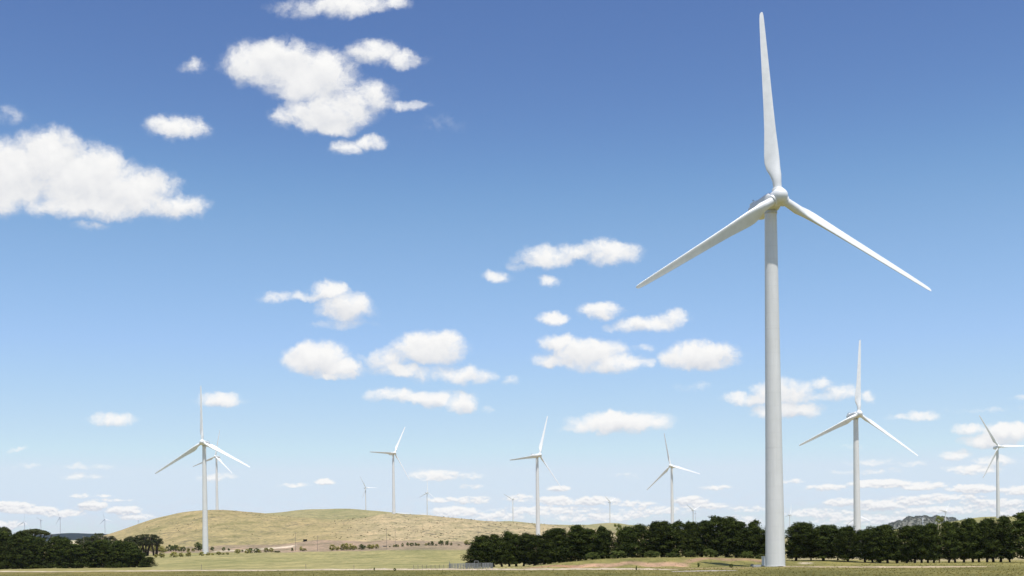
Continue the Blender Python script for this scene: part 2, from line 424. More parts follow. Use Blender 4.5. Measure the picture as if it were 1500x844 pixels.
G1, G2 = 'wind turbines standing across the farmland', 'small wind turbines on the far skyline'
TURB = [
    (57.9, 270.3, None, 17.3, -2.4, 'huge white wind turbine in the near field, by far the closest', G1),
    (190.1, 676, -1.8, 13.8, 4.4, 'tall white wind turbine directly right of the huge one, rising from behind the pines', G1),
    (-221.5, 888.3, 7.8, -8.5, -2.2, 'tall white wind turbine at the foot of the golden hill among low bushes', G1),
    (-443, 1850, 78.7, -20.9, 10.2, 'white wind turbine on the crest of the golden hill, half behind a nearer one', G1),
    (-155.9, 1630, 61.7, 43, 29.3, 'white wind turbine on the hill saddle seen side-on, one blade pointing flat left', G1),
    (25.2, 1174.6, 19.0, 43.7, 20.7, 'white wind turbine behind the left part of the pine row, one blade up, nacelle side-on', G1),
    (194.2, 1483.7, 29.5, -32.9, -12.8, 'white wind turbine left of the huge one, rising behind the pines against low clouds', G1),
    (548.6, 1385, 39.0, 3.0, -30, 'white wind turbine at the right edge standing on the green slope', G1),
    (-467.2, 3943.5, 149, 42.6, -31.2, 'small white wind turbine on the far green ridge, left of the side-on one', G2),
    (-286.3, 4178, 144, 40, 3.4, 'small pale wind turbine behind the hill crest between two larger turbines', G2),
    (5.6, 4440, 130, -32.5, 57.1, 'small pale wind turbine with V of raised blades beyond the hill\'s falling right side', G2),
    (375.7, 4688, 125.4, 47, -57.1, 'small pale wind turbine with two raised blades above the far green rise', G2),
    (678.5, 4593, 85.9, 32.9, -56.3, 'small pale wind turbine just above the pines, nearer of an overlapping pair', G2),
    (1092.6, 7298, 164.5, 51.9, -30, 'tiny faint wind turbine, farther of an overlapping pair above the pines', G2),
    (1000.2, 4417, 59.9, 44.9, 16.9, 'small pale wind turbine peeping out beside the foot of the huge tower', G2),
    (1004.8, 3560, 26.4, -7, -5.2, 'small wind turbine hidden behind the second tower, only a blade showing', G2),
    (2333, 6969, 108.6, -73, 42, 'tiny white wind turbine in front of the wooded rocky hill', G2),
    (1553.7, 4400, 63.1, 33.9, 36.9, 'small white wind turbine beside the pale gum tree, right of the rocky hill top', G2),
    (-2145.9, 5415, 103.1, -21.8, 3.8, 'small distant wind turbine with a bright lower blade above the flat-topped cypress', G2),
    (-2373, 6195, 136.8, -42, 51.5, 'small distant wind turbine second from the left over the flat-topped cypress', G2),
    (-2173.7, 5918, 139.8, -23.7, -28.6, 'small distant wind turbine standing at the left end of the dark blue hill', G2),
    (-2208.7, 6674, 153.9, -8.1, -15.5, 'small distant wind turbine above the domed cypresses, beside the golden hill', G2),
    (-2734.9, 9002, 222.4, 113, 47, 'tiny wind turbine top just showing over the golden hill\'s left slope', G2),
]
for (x, y, z, *_r) in TURB:
    if z is None: continue
    PADS.append((x, y, z - gz(x, y), 8 + y * (.018 if y < 3000 else .03)))
for n, (x, y, z, yaw, ph, lab, grp) in enumerate(TURB):
    if z is None: z = gz(x, y)
    else: z = min(z, gz(x, y) + .3) if y < 1000 else z
    turbine(x, y, z, yaw, ph, lab, grp, full=(y < 2500))

# ------------------------------------------------------------------ the ground sheet
def build_ground():
    az = np.concatenate([np.arange(-180, -30, 3.0), np.arange(-30, 30, .09), np.arange(30, 180, 3.0)])
    rr = np.concatenate([[8, 25, 60, 100], np.geomspace(125, 13400, 420)])
    A, Q = np.meshgrid(np.radians(az), rr)
    X, Y = Q * np.sin(A), Q * np.cos(A)
    Z = ground_z(X, Y)
    nr, na = X.shape
    V = np.stack([X.ravel(), Y.ravel(), Z.ravel()], 1)
    i = np.arange(nr - 1)[:, None]; j = np.arange(na)[None, :]; jn = (j + 1) % na
    a = i * na + j; b = i * na + jn; c = (i + 1) * na + jn; d = (i + 1) * na + j
    Fc = np.stack([a, d, c, b], -1).reshape(-1, 4)
    V = np.vstack([V, [[0, 0, gz(0, .1)]]]); cen = len(V) - 1
    me = bpy.data.meshes.new('ground')
    tri = np.stack([np.full(na, cen), np.arange(na), (np.arange(na) + 1) % na], 1)
    me.from_pydata(V.tolist(), [], Fc.tolist() + tri.tolist())
    me.polygons.foreach_set('use_smooth', [True] * len(me.polygons))
    # land cover: what grows or lies where (base colours only)
    x, y = V[:, 0], np.maximum(V[:, 1], 1e-3)
    fr = V[:, 1] > 0
    px = np.where(fr & (np.abs(x) < y * 1.5), 750 + F * x / y + 5, np.where(x > 0, 2200, -700.))
    d = np.where(fr, y, np.hypot(x, V[:, 1]))
    wob = 14 * np.sin(px * .021 + 1) + 9 * np.sin(px * .057) + 5 * np.sin(px * .13 + d * .02)
    near = np.array([.155, .137, .042]); field = np.array([.275, .245, .105]); brown = np.array([.27, .205, .135])
    gold = np.array([.31, .252, .122]); gold2 = np.array([.36, .293, .165]); green = np.array([.29, .26, .12]); dry = np.array([.42, .35, .19])
    forest = np.array([.012, .022, .030]); sand = np.array([.52, .44, .32]); pink = np.array([.33, .215, .135]); rocky = np.array([.15, .15, .12])
    C = np.tile(near, (len(V), 1))
    pathd = np.interp(px, [-700, 0, 220, 480, 660, 900, 980, 1165, 1290, 1440, 2200], [480, 390, 351, 312, 294, 256, 246, 242, 229, 223, 200])
    def lay(mask, col):
        mk = np.clip(mask, 0, 1)[:, None]; C[:] = C * (1 - mk) + np.asarray(col) * mk
    band = lambda v, a, b, s: smooth01((v - a) / s + .5) * smooth01((b - v) / s + .5)
    lay(smooth01((d - pathd) / 6) * smooth01((640 - px) / 30 + 1.2), field)
    lay(smooth01((d - pathd) / 6) * smooth01((px - 600) / 60), (.27, .24, .10))
    lay(smooth01((d - pathd) / 6) * smooth01((px - 780) / 60), (.20, .18, .06))
    lay(smooth01((d - 345) / 20) * smooth01((px - 1120) / 60), (.30, .25, .13))
    lay(band(d, pathd + 3, 470, 6) * (px < 225), (.25, .22, .085))
    # brown strip under the hills
    lay(smooth01((d - 905 - wob * .5 + .12 * (px - 400)) / 16) * smooth01((900 - px) / 60) * smooth01((px - 150) / 80), brown)
    lay(band(d, 868, 905, 14) * smooth01((px - 560) / 40) * smooth01((900 - px) / 60), (.25, .215, .11))
    hill = smooth01((d - 1085 - wob) / 14)
    lay(hill, gold); lay(hill * smooth01((px - 470) / 110) * (d < 3000), gold2)
    lay(smooth01((d - 1150) / 60) * band(px, 395, 545, 70) * smooth01((d - 1500) / 250), (.285, .245, .112))
    # pale sand scar and green right-hand slope
    sd = 985 + np.interp(px, [300, 440], [-28, 46])
    lay(band(d, sd - 16, sd + 14 , 10) * band(px, 318, 437, 10), sand)
    lay(smooth01((d - 1100) / 40) * smooth01((px - 960) / 80) * (d < 5600), (.245, .225, .088))
    lay(smooth01((d - 2600) / 200) * (d < 5600), (.27, .24, .112))
    lay(band(d, 3550, 3900, 60) * band(px, 455, 525, 22), (.17, .14, .085))
    lay(smooth01((d - 5600) / 200), (.42, .36, .22))
    lay(smooth01((d - 4330) / 50) * smooth01((330 - px) / 60), forest)
    lay(smooth01((d - 3100) / 200) * smooth01((240 - px) / 60) * (d < 4330), (.44, .38, .24))
    lay(smooth01((d - 6200) / 300) * (px > 900), rocky)
    # reddish earth face of the mound
    n = np.sin(px * .11) * 4 + np.sin(px * .047 + 2) * 4
    lay(band(d, 292 + n, 306 + n * .6, 5) * band(px, 842, 1012, 14), pink * 1.12)
    lay(band(d, 308 + n, 322 + n, 5) * band(px, 1010, 1135, 22) * .85, pink * .85)
    lay(band(d, 296 + n, 310 + n, 5) * band(px, 770, 850, 22) * .8, (.27, .155, .10))
    lay(band(d, 296, 308, 6) * band(px, 1176, 1194, 10) * .8, (.45, .38, .28))
    lay(band(d, 249, 263, 8) * band(px, 900, 1112, 40) * .7, (.26, .185, .11))
    ca = me.color_attributes.new('cover', 'FLOAT_COLOR', 'POINT')
    ca.data.foreach_set('color', np.hstack([C, np.ones((len(C), 1))]).ravel())
    S = hill * np.where(px > 470, 1.0, .85) * (d < 3000) * smooth01((1000 - px) / 80) + hill * .3 * (px > 1000)
    ca = me.color_attributes.new('scrubby', 'FLOAT_COLOR', 'POINT')
    ca.data.foreach_set('color', np.stack([S, S, S, np.ones_like(S)], 1).ravel())
    me.materials.append(M['ground']); me.update()
    o = bpy.data.objects.new('ground', me); COL.objects.link(o); kind(o, 'structure')
build_ground()

# gravel tracks: low banked strips following the land
def track(name, pts, mat, w=5.0, h=.26, sideslope=1.6):
    V = []; Fc = []
    P = []
    for k in range(len(pts) - 1):
        n = 24
        for t in range(n): P.append(np.array(pts[k]) * (1 - t / n) + np.array(pts[k + 1]) * (t / n))
    P.append(np.array(pts[-1]))
    for k, p in enumerate(P):
        X = (p[0] - 755) / F * p[1]; Y = p[1]
        hh = h * (1 + .25 * math.sin(k * .9) * math.sin(k * .37 + 1)) * p[2]
        jy = .4 * math.sin(k * .5)
        base = gz(X, Y)
        for (dy, dz) in ((-sideslope, -.25), (-.25, hh), (w * .5, hh + .03), (w, hh), (w + sideslope, -.25)):
            V.append((X, Y + dy + jy, base + dz))
    for k in range(len(P) - 1):
        for j in range(4): Fc.append((k * 5 + j, (k + 1) * 5 + j, (k + 1) * 5 + j + 1, k * 5 + j + 1))
    o = mesh_obj(name, V, Fc, mat, None, False); kind(o, 'structure'); return o
track('gravel_track', [(-500, 470, 1), (0, 388, .95), (110, 368, .45), (150, 360, .4), (220, 349, .9), (480, 310, 1), (660, 292, 1), (800, 266, 1), (900, 254, 1), (960, 246, .8), (1000, 240, 0)], M['track'])
track('farm_track', [(1152, 262, .4), (1200, 246, .6), (1290, 228, .75), (1380, 224, .7), (1440, 222, .35), (1480, 222, -.3)], M['track3'])
track('side_track', [(990, 212, .1), (1010, 211, .6), (1050, 211, .7), (1085, 212, .1)], M['track2'], 4, .16)

# ------------------------------------------------------------------ vegetation
def cards(cent, rad, n, size, flatten=.75, upbias=.3, r=rng):
    """leaf-sized faces scattered through a clump"""
    p = r.normal(size=(n, 3)); p /= np.linalg.norm(p, axis=1)[:, None]
    p *= (r.random((n, 1)) ** .45)
    pos = np.asarray(cent) + p * np.asarray(rad)
    nrm = p * 1.2 + r.normal(size=(n, 3)) * .38 + [0, 0, upbias]; nrm /= np.linalg.norm(nrm, axis=1)[:, None]
    a = np.cross(nrm, r.normal(size=(n, 3))); a /= np.linalg.norm(a, axis=1)[:, None] + 1e-9; b = np.cross(nrm, a)
    s = size * (.6 + .8 * r.random((n, 1)))
    q = np.stack([pos - a * s, pos - b * s * .55, pos + a * s, pos + b * s * .55], 1)
    return q.reshape(-1, 3)

def quads(name, Q, mat):
    n = len(Q) // 4
    me = bpy.data.meshes.new(name)
    me.vertices.add(n * 4); me.vertices.foreach_set('co', Q.astype(np.float32).ravel())
    me.loops.add(n * 4); me.loops.foreach_set('vertex_index', np.arange(n * 4, dtype=np.int32))
    me.polygons.add(n); me.polygons.foreach_set('loop_start', np.arange(n, dtype=np.int32) * 4)
    me.materials.append(mat); me.update(calc_edges=True); me.validate()
    return me

def crown_variant(style, seed, mat):
    """crown of a 10 m tall, 5 m wide tree; trunk with limbs"""
    r = np.random.default_rng(seed); Q = []; tb = MB()
    lean = r.normal(size=2) * .12
    if style in ('pine', 'round', 'bushy', 'spire', 'ball'):
        z0 = {'pine': 1.15, 'round': .7, 'bushy': .35, 'spire': 1.1, 'ball': 1.0}[style]
        trunk_top = 8.6
        tb.tube([(0, 0, -.6), (0, 0, .3), (lean[0] * 3, lean[1] * 3, 3), (lean[0] * 6, lean[1] * 6, 6), (lean[0] * 8, lean[1] * 8, trunk_top)], [.34, .25, .19, .13, .04], 8)
        nc = {'round': 92, 'ball': 150}.get(style, 66)
        for k in range(nc):
            t = (k + .5) / nc
            z = z0 + (9.6 - z0) * t
            if style in ('round', 'ball'): prof = math.sqrt(max(0, 1 - ((t - .46) / .6) ** 2))
            elif style == 'bushy': prof = (1 - .75 * t ** 2.2) * (.85 + .15 * math.sin(t * 9 + seed))
            elif style == 'spire': prof = min(1, .55 + t * 1.2) * (1 - t) ** .55 * 1.05
            else: prof = min(1, .74 + t * .9) * (1 - .9 * t ** 2.5)
            prof *= .74 + .5 * r.random()
            an = k * 2.39996 + r.normal() * .3
            rr = 2.35 * prof * (.35 + .65 * math.sqrt(r.random()))
            cx, cy = rr * math.cos(an) + lean[0] * z, rr * math.sin(an) + lean[1] * z
            cr = .72 + .42 * r.random()
            cz = z + r.normal() * .15
            Q.append(cards((cx, cy, cz), (cr * 1.15, cr * 1.1, cr * .66), 112, .17, upbias=.38, r=r))
            if r.random() < .35: Q.append(cards((cx * 1.1, cy * 1.1, cz + .45), (.22, .22, .5), 16, .14, upbias=0, r=r))
            if k % 3 == 0:
                tb.tube([(lean[0] * z * .85, lean[1] * z * .85, z * .86), (cx * .6, cy * .6, z * .95), (cx, cy, cz)], [.09, .06, .02], 5)
        for k in range(7):
            an = r.random() * 6.28; q = r.random() * .9
            Q.append(cards((q * math.cos(an) + lean[0] * 9, q * math.sin(an) + lean[1] * 9, 9.3 + r.random() * .5 - q * .4), (.3, .3, .55), 26, .15, upbias=0, r=r))
    elif style == 'umbrella':
        for s in range(4):
            an = s * 1.7 + r.random(); rr = 1.0 + r.random()
            tb.tube([(0, 0, -.6), (.2 * math.cos(an), .2 * math.sin(an), 2), (rr * math.cos(an), rr * math.sin(an), 5.5), (rr * 1.5 * math.cos(an), rr * 1.5 * math.sin(an), 8.3)], [.4, .32, .2, .07], 7)
        for k in range(60):
            an = k * 2.4; rr = 2.4 * math.sqrt((k + .5) / 60)
            z = 9.35 - .16 * rr * rr + r.normal() * .16
            Q.append(cards((rr * math.cos(an), rr * math.sin(an), z), (.62, .62, .34), 70, .15, r=r))
            if k % 3 == 0:
                Q.append(cards((rr * .9 * math.cos(an + .5), rr * .9 * math.sin(an + .5), z - 1 - r.random() * 1.6), (.5, .5, .35), 40, .15, r=r))
                tb.tube([(rr * .4 * math.cos(an), rr * .4 * math.sin(an), 6.2), (rr * math.cos(an), rr * math.sin(an), z - .2)], [.08, .03], 5)
    elif style == 'dome':
        for s in range(4):
            an = s * 1.7 + r.random(); rr = .8 + .8 * r.random()
            tb.tube([(.5 * math.cos(an), .5 * math.sin(an), -.6), (.7 * math.cos(an), .7 * math.sin(an), 2), (rr * math.cos(an), rr * math.sin(an), 5), (rr * 1.4 * math.cos(an), rr * 1.4 * math.sin(an), 8)], [.3, .26, .18, .07], 7)
        for k in range(56):
            an = k * 2.4; rr = 2.25 * math.sqrt((k + .5) / 56); up = r.random()
            z = 3.9 + 1.0 * r.random() * rr / 2.2 + up * (5.4 * math.sqrt(max(.03, 1 - (rr / 2.6) ** 2)) - .6)
            if up < .3 and r.random() < .35: continue
            Q.append(cards((rr * math.cos(an), rr * math.sin(an), z), (.72, .72, .5), 84, .17, r=r))
    elif style == 'gum':
        tb.tube([(0, 0, -.5), (.1, 0, 3), (.35, .1, 6), (.2, 0, 8.8)], [.26, .2, .14, .04], 7)
        tb.tube([(.1, 0, 3.4), (-.7, .2, 6), (-1.0, .2, 8)], [.14, .09, .03], 6)
        for k in range(34):
            an = r.random() * 6.28; t = r.random(); z = 4.6 + 5.0 * t; rr = 1.9 * math.sqrt(r.random()) * (1 - .55 * abs(t - .4))
            Q.append(cards((rr * math.cos(an), rr * math.sin(an), z), (.62, .62, .5), 46, .17, upbias=.0, r=r))
    elif style == 'bush':
        tb.tube([(0, 0, -.5), (.1, 0, 4)], [.3, .1], 6)
        for k in range(46):
            an = r.random() * 6.28; t = r.random(); z = .8 + 8.0 * t
            rr = 2.5 * math.sqrt(r.random()) * math.sqrt(max(.05, 1 - ((t - .38) / .68) ** 2))
            Q.append(cards((rr * math.cos(an), rr * math.sin(an), z), (.75, .75, 1.1), 44, .3, r=r))
    me = quads('crown', np.vstack(Q), mat)
    c = bpy.data.objects.new('crown', me)
    t = tb.build('trunk', M['palebark'] if style == 'gum' else M['bark'], None, True); COL.objects.unlink(t)
    return c, t

VAR = {}
for st, n, mt in (('pine', 4, 'pine'), ('round', 3, 'pine'), ('ball', 3, 'pine'), ('bushy', 4, 'pine'), ('spire', 3, 'pine'), ('umbrella', 3, 'cypress'), ('dome', 4, 'cypress'), ('gum', 2, 'gum')):
    VAR[st] = [crown_variant(st, 100 + 17 * k + 7 * len(st), M[mt]) for k in range(n)]
VAR['bush'] = [crown_variant('bush', 400 + k, M['scrub']) for k in range(3)]
VAR['gbush'] = [crown_variant('bush', 430 + k, M['greenbush']) for k in range(3)]
cnt = {}
def tree(style, px, ytop, hw, D, label, group, name='pine_tree', cat='tree', spot=None, ybase=None):
    if spot is None:
        X = ray(px, 815).x * D; z = gz(X, D); spot = Vector((X, D, z))
    D = spot.y
    H = at(px, ytop, D).z - spot.z
    W = hw * D / F
    k = cnt.get(style, 0); cnt[style] = k + 1
    c0, t0 = VAR[style][k % len(VAR[style])]
    o = thing(name, label, cat, spot, random.random() * 6.28, group)
    sx = W / 2.5; sz = H / 10.0
    c = c0.copy(); t = t0.copy()
    for q, nm in ((t, 'trunk'), (c, 'crown')):
        COL.objects.link(q); q.parent = o; q.name = nm
    c.scale = (sx, sx, sz); t.scale = (max(sx, .5) if style not in ('umbrella',) else sx, max(sx, .5) if style not in ('umbrella',) else sx, sz)
    return o

ORD = 'first second third fourth fifth sixth seventh eighth ninth tenth eleventh twelfth thirteenth fourteenth fifteenth sixteenth seventeenth eighteenth nineteenth twentieth'.split()
def ordn(k):
    if k < 20: return ORD[k]
    return ('twenty-' if k < 29 else 'thirty-') + ORD[(k + 1) % 10 - 1] if (k + 1) % 10 else 'thirtieth'

PG = 'dark pines of the windbreak row'
row_l = [  # left of the huge tower: x, top, half width, distance, style
    (698, 801, 13, 342, 'bushy'), (707, 787, 15, 344, 'bushy'), (723, 784, 14, 345, 'pine'), (735, 782, 13, 345, 'pine'), (746, 779, 12, 346, 'spire'), (756, 782.5, 13, 345, 'pine'), (767, 781, 12, 345, 'pine'), (783, 783, 14, 343, 'round'),
    (797, 780, 13, 343, 'bushy'), (806, 774, 14, 344, 'round'), (820, 773.5, 14, 344, 'bushy'), (836, 770, 14, 344, 'pine'), (847, 770, 13, 345, 'bushy'), (858, 773, 14, 345, 'pine'), (870, 775.5, 14, 345, 'bushy'), (882, 772, 12, 346, 'spire'), (892, 775, 13, 346, 'bushy'),
    (916, 776, 13, 347, 'bushy'), (927, 771, 14, 347, 'pine'), (942, 768, 15, 348, 'bushy'), (959, 764, 15, 348, 'pine'), (969, 768, 11, 349, 'bushy'), (982, 764, 14, 349, 'pine'), (994, 763, 13, 350, 'bushy'), (1005, 764, 9, 350, 'spire'), (1016, 764.5, 12, 350, 'bushy'),
    (1028, 762.5, 14, 350, 'pine'), (1049, 757, 16, 350, 'round'), (1064, 757, 16, 350, 'pine'), (1078, 762, 13, 350, 'bushy'), (1090, 764, 13, 350, 'pine'), (1099, 763, 12, 349, 'bushy'), (1108, 771, 12, 348, 'spire'), (1120, 767, 13, 347, 'pine')]
look = {'bushy': 'bushy', 'pine': 'broad', 'spire': 'narrow pointed', 'round': 'round-headed', 'ball': 'wide rounded'}
for k, (x, y, hw, D, st) in enumerate(row_l):
    n = len(row_l)
    if k < 16: lab = f'{look[st]} dark pine, {ordn(k)} from the left end of the windbreak row'
    else: lab = f'{look[st]} dark pine, {ordn(n - 1 - k)} left of the huge turbine tower in the windbreak'
    if n - 1 - k == 0: lab = 'dark pine partly hidden behind the left edge of the huge turbine tower'
    tree(st, x, y, hw * 1.42, D, lab, PG)
row_r = [(1166, 765.5, 18, 318, 'ball'), (1188, 776, 9, 322, 'spire'), (1206, 769, 20, 318, 'ball'), (1227, 779, 10, 322, 'pine'), (1242, 771, 15, 310, 'ball'), (1267, 776, 12, 306, 'pine'), (1278, 774.5, 11, 306, 'spire'), (1289, 770.5, 13, 304, 'round'),
    (1300, 769, 13, 304, 'pine'), (1314, 769, 14, 303, 'pine'), (1328, 770, 13, 303, 'round'), (1340, 770, 13, 302, 'pine'), (1350, 769, 12, 302, 'pine'), (1359, 767, 12, 302, 'spire'), (1368, 767, 11, 301, 'pine'), (1390, 765, 12, 301, 'pine'), (1399, 763, 12, 301, 'pine'),
    (1412, 761, 13, 300, 'pine'), (1425, 761, 12, 300, 'pine'), (1434, 759.5, 13, 300, 'pine'), (1446, 762, 12, 300, 'pine'), (1455, 759, 14, 299, 'pine'), (1466, 756, 14, 299, 'pine'), (1479, 769, 10, 303, 'pine'), (1508, 751, 22, 290, 'spire'), (1530, 752, 20, 288, 'pine')]
for k, (x, y, hw, D, st) in enumerate(row_r):
    n = len(row_r)
    if k < 13: lab = f'{look[st]} dark pine, {ordn(k)} right of the huge turbine tower in the windbreak'
    elif k < n - 2: lab = f'{look[st]} dark pine with bare lower trunk, {ordn(n - 3 - k + 1)} from the windbreak\'s right end'
    elif k == n - 2: lab = 'big dark pine cut off by the right edge, branches almost to the ground'
    else: lab = 'dark pine beyond the big one at the right edge, its outer side out of view'
    tree(st, x, y, hw * (1.4 if k > 4 else 1.1), D, lab, PG)
tree('gum', 906, 766.5, 9, 362, 'slender yellow-green gum tree poking above the pines left of the huge turbine', 'pale gum trees in the windbreak', 'gum_tree')
tree('gum', 1376, 755.5, 12, 308, 'pale gum tree with light bark among the right-hand pines', 'pale gum trees in the windbreak', 'gum_tree')

LG = 'dense dark trees of the left plantation'
left = [(-22, 778, 20, 470), (-6, 779, 18, 462), (10, 778.5, 18, 466), (21, 779.5, 16, 458), (34, 780, 17, 464), (46, 785.5, 16, 456), (60, 787, 17, 462), (75, 786, 16, 458), (85, 787.5, 15, 464), (95, 789.5, 14, 456), (106, 797, 14, 460), (120, 797, 14, 456), (133, 794, 15, 462),
        (144, 791, 15, 458), (156, 790.5, 15, 462), (168, 792, 14, 456), (177, 793.5, 13, 462), (187, 794.5, 14, 456), (197, 799.5, 13, 452), (206, 805, 13, 450), (213, 816, 10, 446)]
for k, (x, y, hw, D) in enumerate(left):
    n = len(left)
    nm = 'bushy' if k % 4 else 'round'
    if k < 2: lab = ['dense dark tree cut off by the left edge, outermost of the plantation', 'dense dark tree at the left edge, second from outermost'][k]
    elif k < 11: lab = f'dense dark tree of the left plantation, {ordn(k)} from its left end'
    else: lab = f'dense dark tree of the left plantation, {ordn(n - 1 - k)} from its right end beside the field'
    if k == n - 1: lab = 'low sloping dark tree at the right end of the left plantation'
    tree('bushy', x, y, hw * 1.3, D, lab, LG, 'conifer_tree')
UG = 'lone spreading cypresses beyond the plantation'
for (x, y, hw, D, lab) in ((3, 770.5, 13, 560, 'ragged flat-topped cypress rising at the left edge of the photo'), (50, 773, 22, 560, 'wide umbrella-shaped cypress with sky showing through its branches'),
        (125, 781, 12, 820, 'leftmost of the four domed cypresses beside the golden hill foot'), (136, 780.5, 11, 815, 'second of the four domed cypresses beside the golden hill foot'), (146, 777.3, 13, 820, 'tallest of the four domed cypresses beside the golden hill foot'), (159, 781.5, 12, 818, 'rightmost of the four domed cypresses beside the golden hill foot'),
        (193, 780, 10, 835, 'leftmost cypress of the flat-topped clump on bare trunks'), (204, 780, 11, 835, 'second cypress of the flat-topped clump on bare trunks'), (214, 778.8, 11, 838, 'tallest cypress of the flat-topped clump on bare trunks'), (227, 779, 11, 835, 'rightmost cypress of the flat-topped clump on bare trunks')):
    tree('umbrella' if D < 700 else 'dome', x, y, hw * (1 if D < 700 else 1.15), D, lab, UG, 'cypress_tree')

# shrubs along the far edge of the field: x, top, bottom, half width, style
SH = [(207, 799, 809, 5), (214, 800, 809, 6), (223, 798, 809, 6), (231, 798, 809, 6), (237, 799, 809, 5), (242, 804, 809, 4), (249, 797, 808, 6), (257, 797, 808, 5), (263, 800, 808, 4), (268.5, 800, 808, 4), (276, 802, 808, 3.2), (282.5, 803, 808, 2.6), (290.5, 793.5, 806.5, 7.5),
      (311, 800.5, 807, 3.2), (327.7, 801, 807, 2.8), (335, 803, 807, 2), (228, 812, 817, 2.6), (236.5, 808, 817, 5.5), (254, 808, 816.5, 6), (265, 809, 816, 4), (276, 806, 815.5, 4), (295, 808, 814.3, 4), (305, 809, 813.8, 4), (311, 810, 813.5, 3), (320, 807.5, 813, 4), (327, 810, 812.8, 3), (333, 809, 812.5, 3),
      (348, 804, 811, 5), (355, 805, 808.5, 2), (362.5, 804, 810.8, 4.5), (367, 802, 810.5, 3.5), (376, 802.5, 810, 4.5), (380, 805, 810, 3), (390.5, 802, 809.3, 4), (397.5, 802, 809, 3.5), (406, 806.8, 809.5, 6), (428, 802, 807.5, 1.8), (441, 800, 806.8, 2.6), (446, 803, 807.3, 4),
      (487, 797, 806.7, 5), (495, 800, 806.3, 4), (503, 796, 806.2, 4.5), (508, 795, 806, 4), (514, 796, 805.8, 5), (520, 799, 805.5, 4), (530, 796.5, 805.2, 5.5), (541, 797, 804.3, 4.5), (546.5, 797, 804, 4), (552.5, 796.5, 803.8, 3.2), (571, 799.8, 801.7, 1.7), (577, 797.5, 801.5, 1.6), (580.5, 797, 801.5, 2.5),
      (583.5, 797.5, 801.3, 1.4), (589.5, 795, 801, 2), (597, 794, 800.2, 2), (603, 794.5, 800, 3.6), (609, 794.5, 799.8, 2), (613, 796, 799.7, 2.6), (624, 795.5, 799.5, 2), (628, 794, 799.5, 2.4), (633, 792.3, 799.4, 2.8), (639, 796.5, 799.6, 2), (646, 790.8, 799, 4.3), (655, 792, 799, 3.2), (661, 794.3, 799.2, 2), (672, 797, 799.3, 2), (684, 790.8, 798.6, 5)]
green = {6, 7, 9, 12, 13, 14, 15, 28, 30, 31, 35, 36, 45, 49, 51, 53, 54, 55, 56, 59, 60, 61, 62, 63, 64, 65}
for k, (x, y, yb, hw) in enumerate(SH):
    sp = hit(x, yb, 620, 1050)
    if 16 <= k <= 26: w = f'{ordn(k - 16)} from left in the lower front row along the field edge'
    elif k == 12: w = 'largest dark round bush, immediately left of the turbine at the hill foot'
    elif k < 16: w = f'{ordn(k)} from left in the upper shrub row left of the field'
    elif k < 39: w = f'{ordn(k - 27)} shrub to the right of that turbine, under the sand scar'
    elif k < 50: w = f'{ordn(k - 39)} from left among the shrubs before the brown strip'
    else: w = f'{ordn(len(SH) - 1 - k)} shrub left of the windbreak\'s left end'
    if k >= len(SH) - 1: w = 'shrub nearest the windbreak\'s left end, at the hill foot'
    if 27 <= k < 39: w = w.replace('that turbine', 'the hill-foot turbine')
    g = k in green
    if k != 12: w = ('dark green shrub, ' if g else 'yellowish shrub, ') + w.replace('shrub to', 'to').replace('shrub left', 'left').replace('shrub nearest', 'nearest')
    tree('gbush' if g else 'bush', x, y, hw * .95, sp.y, w, 'shrubs along the foot of the hills', 'shrub', 'shrub', spot=sp)
# low growth under the middle pines
for k, (x, y, hw, D) in enumerate([(1040, 803, 10, 338), (1012, 806, 9, 338), (1095, 807, 9, 338), (1114, 811, 7, 332), (955, 806, 11, 338), (905, 806, 11, 338), (868, 808, 10, 337), (985, 808, 9, 338)]):
    tree('gbush', x, y, hw, D, f'low green bush under the windbreak pines, {ordn(sorted([1040, 1012, 1095, 1114, 955, 905, 868, 985]).index(x))} from the left', 'low bushes under the windbreak', 'bush', 'bush')
# tiny weeds on the track side
for k, (x, y, hw, D, lab) in enumerate([(1023, 823.5, 2, 278, 'small green weed on the bare earth left of the huge tower'), (1071, 825.5, 3, 262, 'small green shrub in the grass nearest the huge tower\'s left side'), (932, 828.5, 1.2, 246, 'tiny weed on the track edge below the reddish mound'), (548, 831, 1.2, 297, 'tiny weed beside the track left of the cattle yard'), (578, 832, 2, 285, 'small green clump in the grass near the track left of the cattle yard')]):
    tree('gbush', x, y, hw, D, lab, 'weeds near the track', 'weed', 'weed')

# scrub and tussocks nobody could count: real tufts on the hills, grass in the near field
def scatter(name, n, gen, size, mat, blades, tall):
    Q = []
    for k in range(n):
        X, Y, s = gen()
        z = gz(X, Y)
        Q.append(cards((X, Y, z + s * tall * .35), (s, s, s * tall * .6), blades, s * size, r=rng))
    me = quads(name, np.vstack(Q), mat); o = bpy.data.objects.new(name, me); COL.objects.link(o); kind(o, 'stuff'); return o
def hill_pt():
    while True:
        px = rng.uniform(170, 900); D = rng.uniform(1110, 1700)
        w = (.25 if px > 480 else .06) + .9 * max(0, math.sin(px * .02 + D * .006) * math.sin(D * .013 + px * .007)) + (.25 if px > 480 else 0)
        if rng.random() < w: return (px - 755) / F * D, D, rng.uniform(.4, 1.1) * (1.5 if rng.random() < .08 else 1)
scatter('tussocks', 700, hill_pt, .5, M['olive'], 9, .7)
def near_pt():
    D = 138 * (330 / 138.) ** rng.random(); px = rng.uniform(-60, 1560)
    return (px - 755) / F * D, D, rng.uniform(.06, .15)
gr = scatter('grass', 16000, near_pt, .7, M['grass'], 4, .9)
def wood_pt():
    while True:
        px = rng.uniform(1285, 1470); D = rng.uniform(6900, 7600)
        if rng.random() < .85: return (px - 755) / F * D, D, rng.uniform(5, 10)
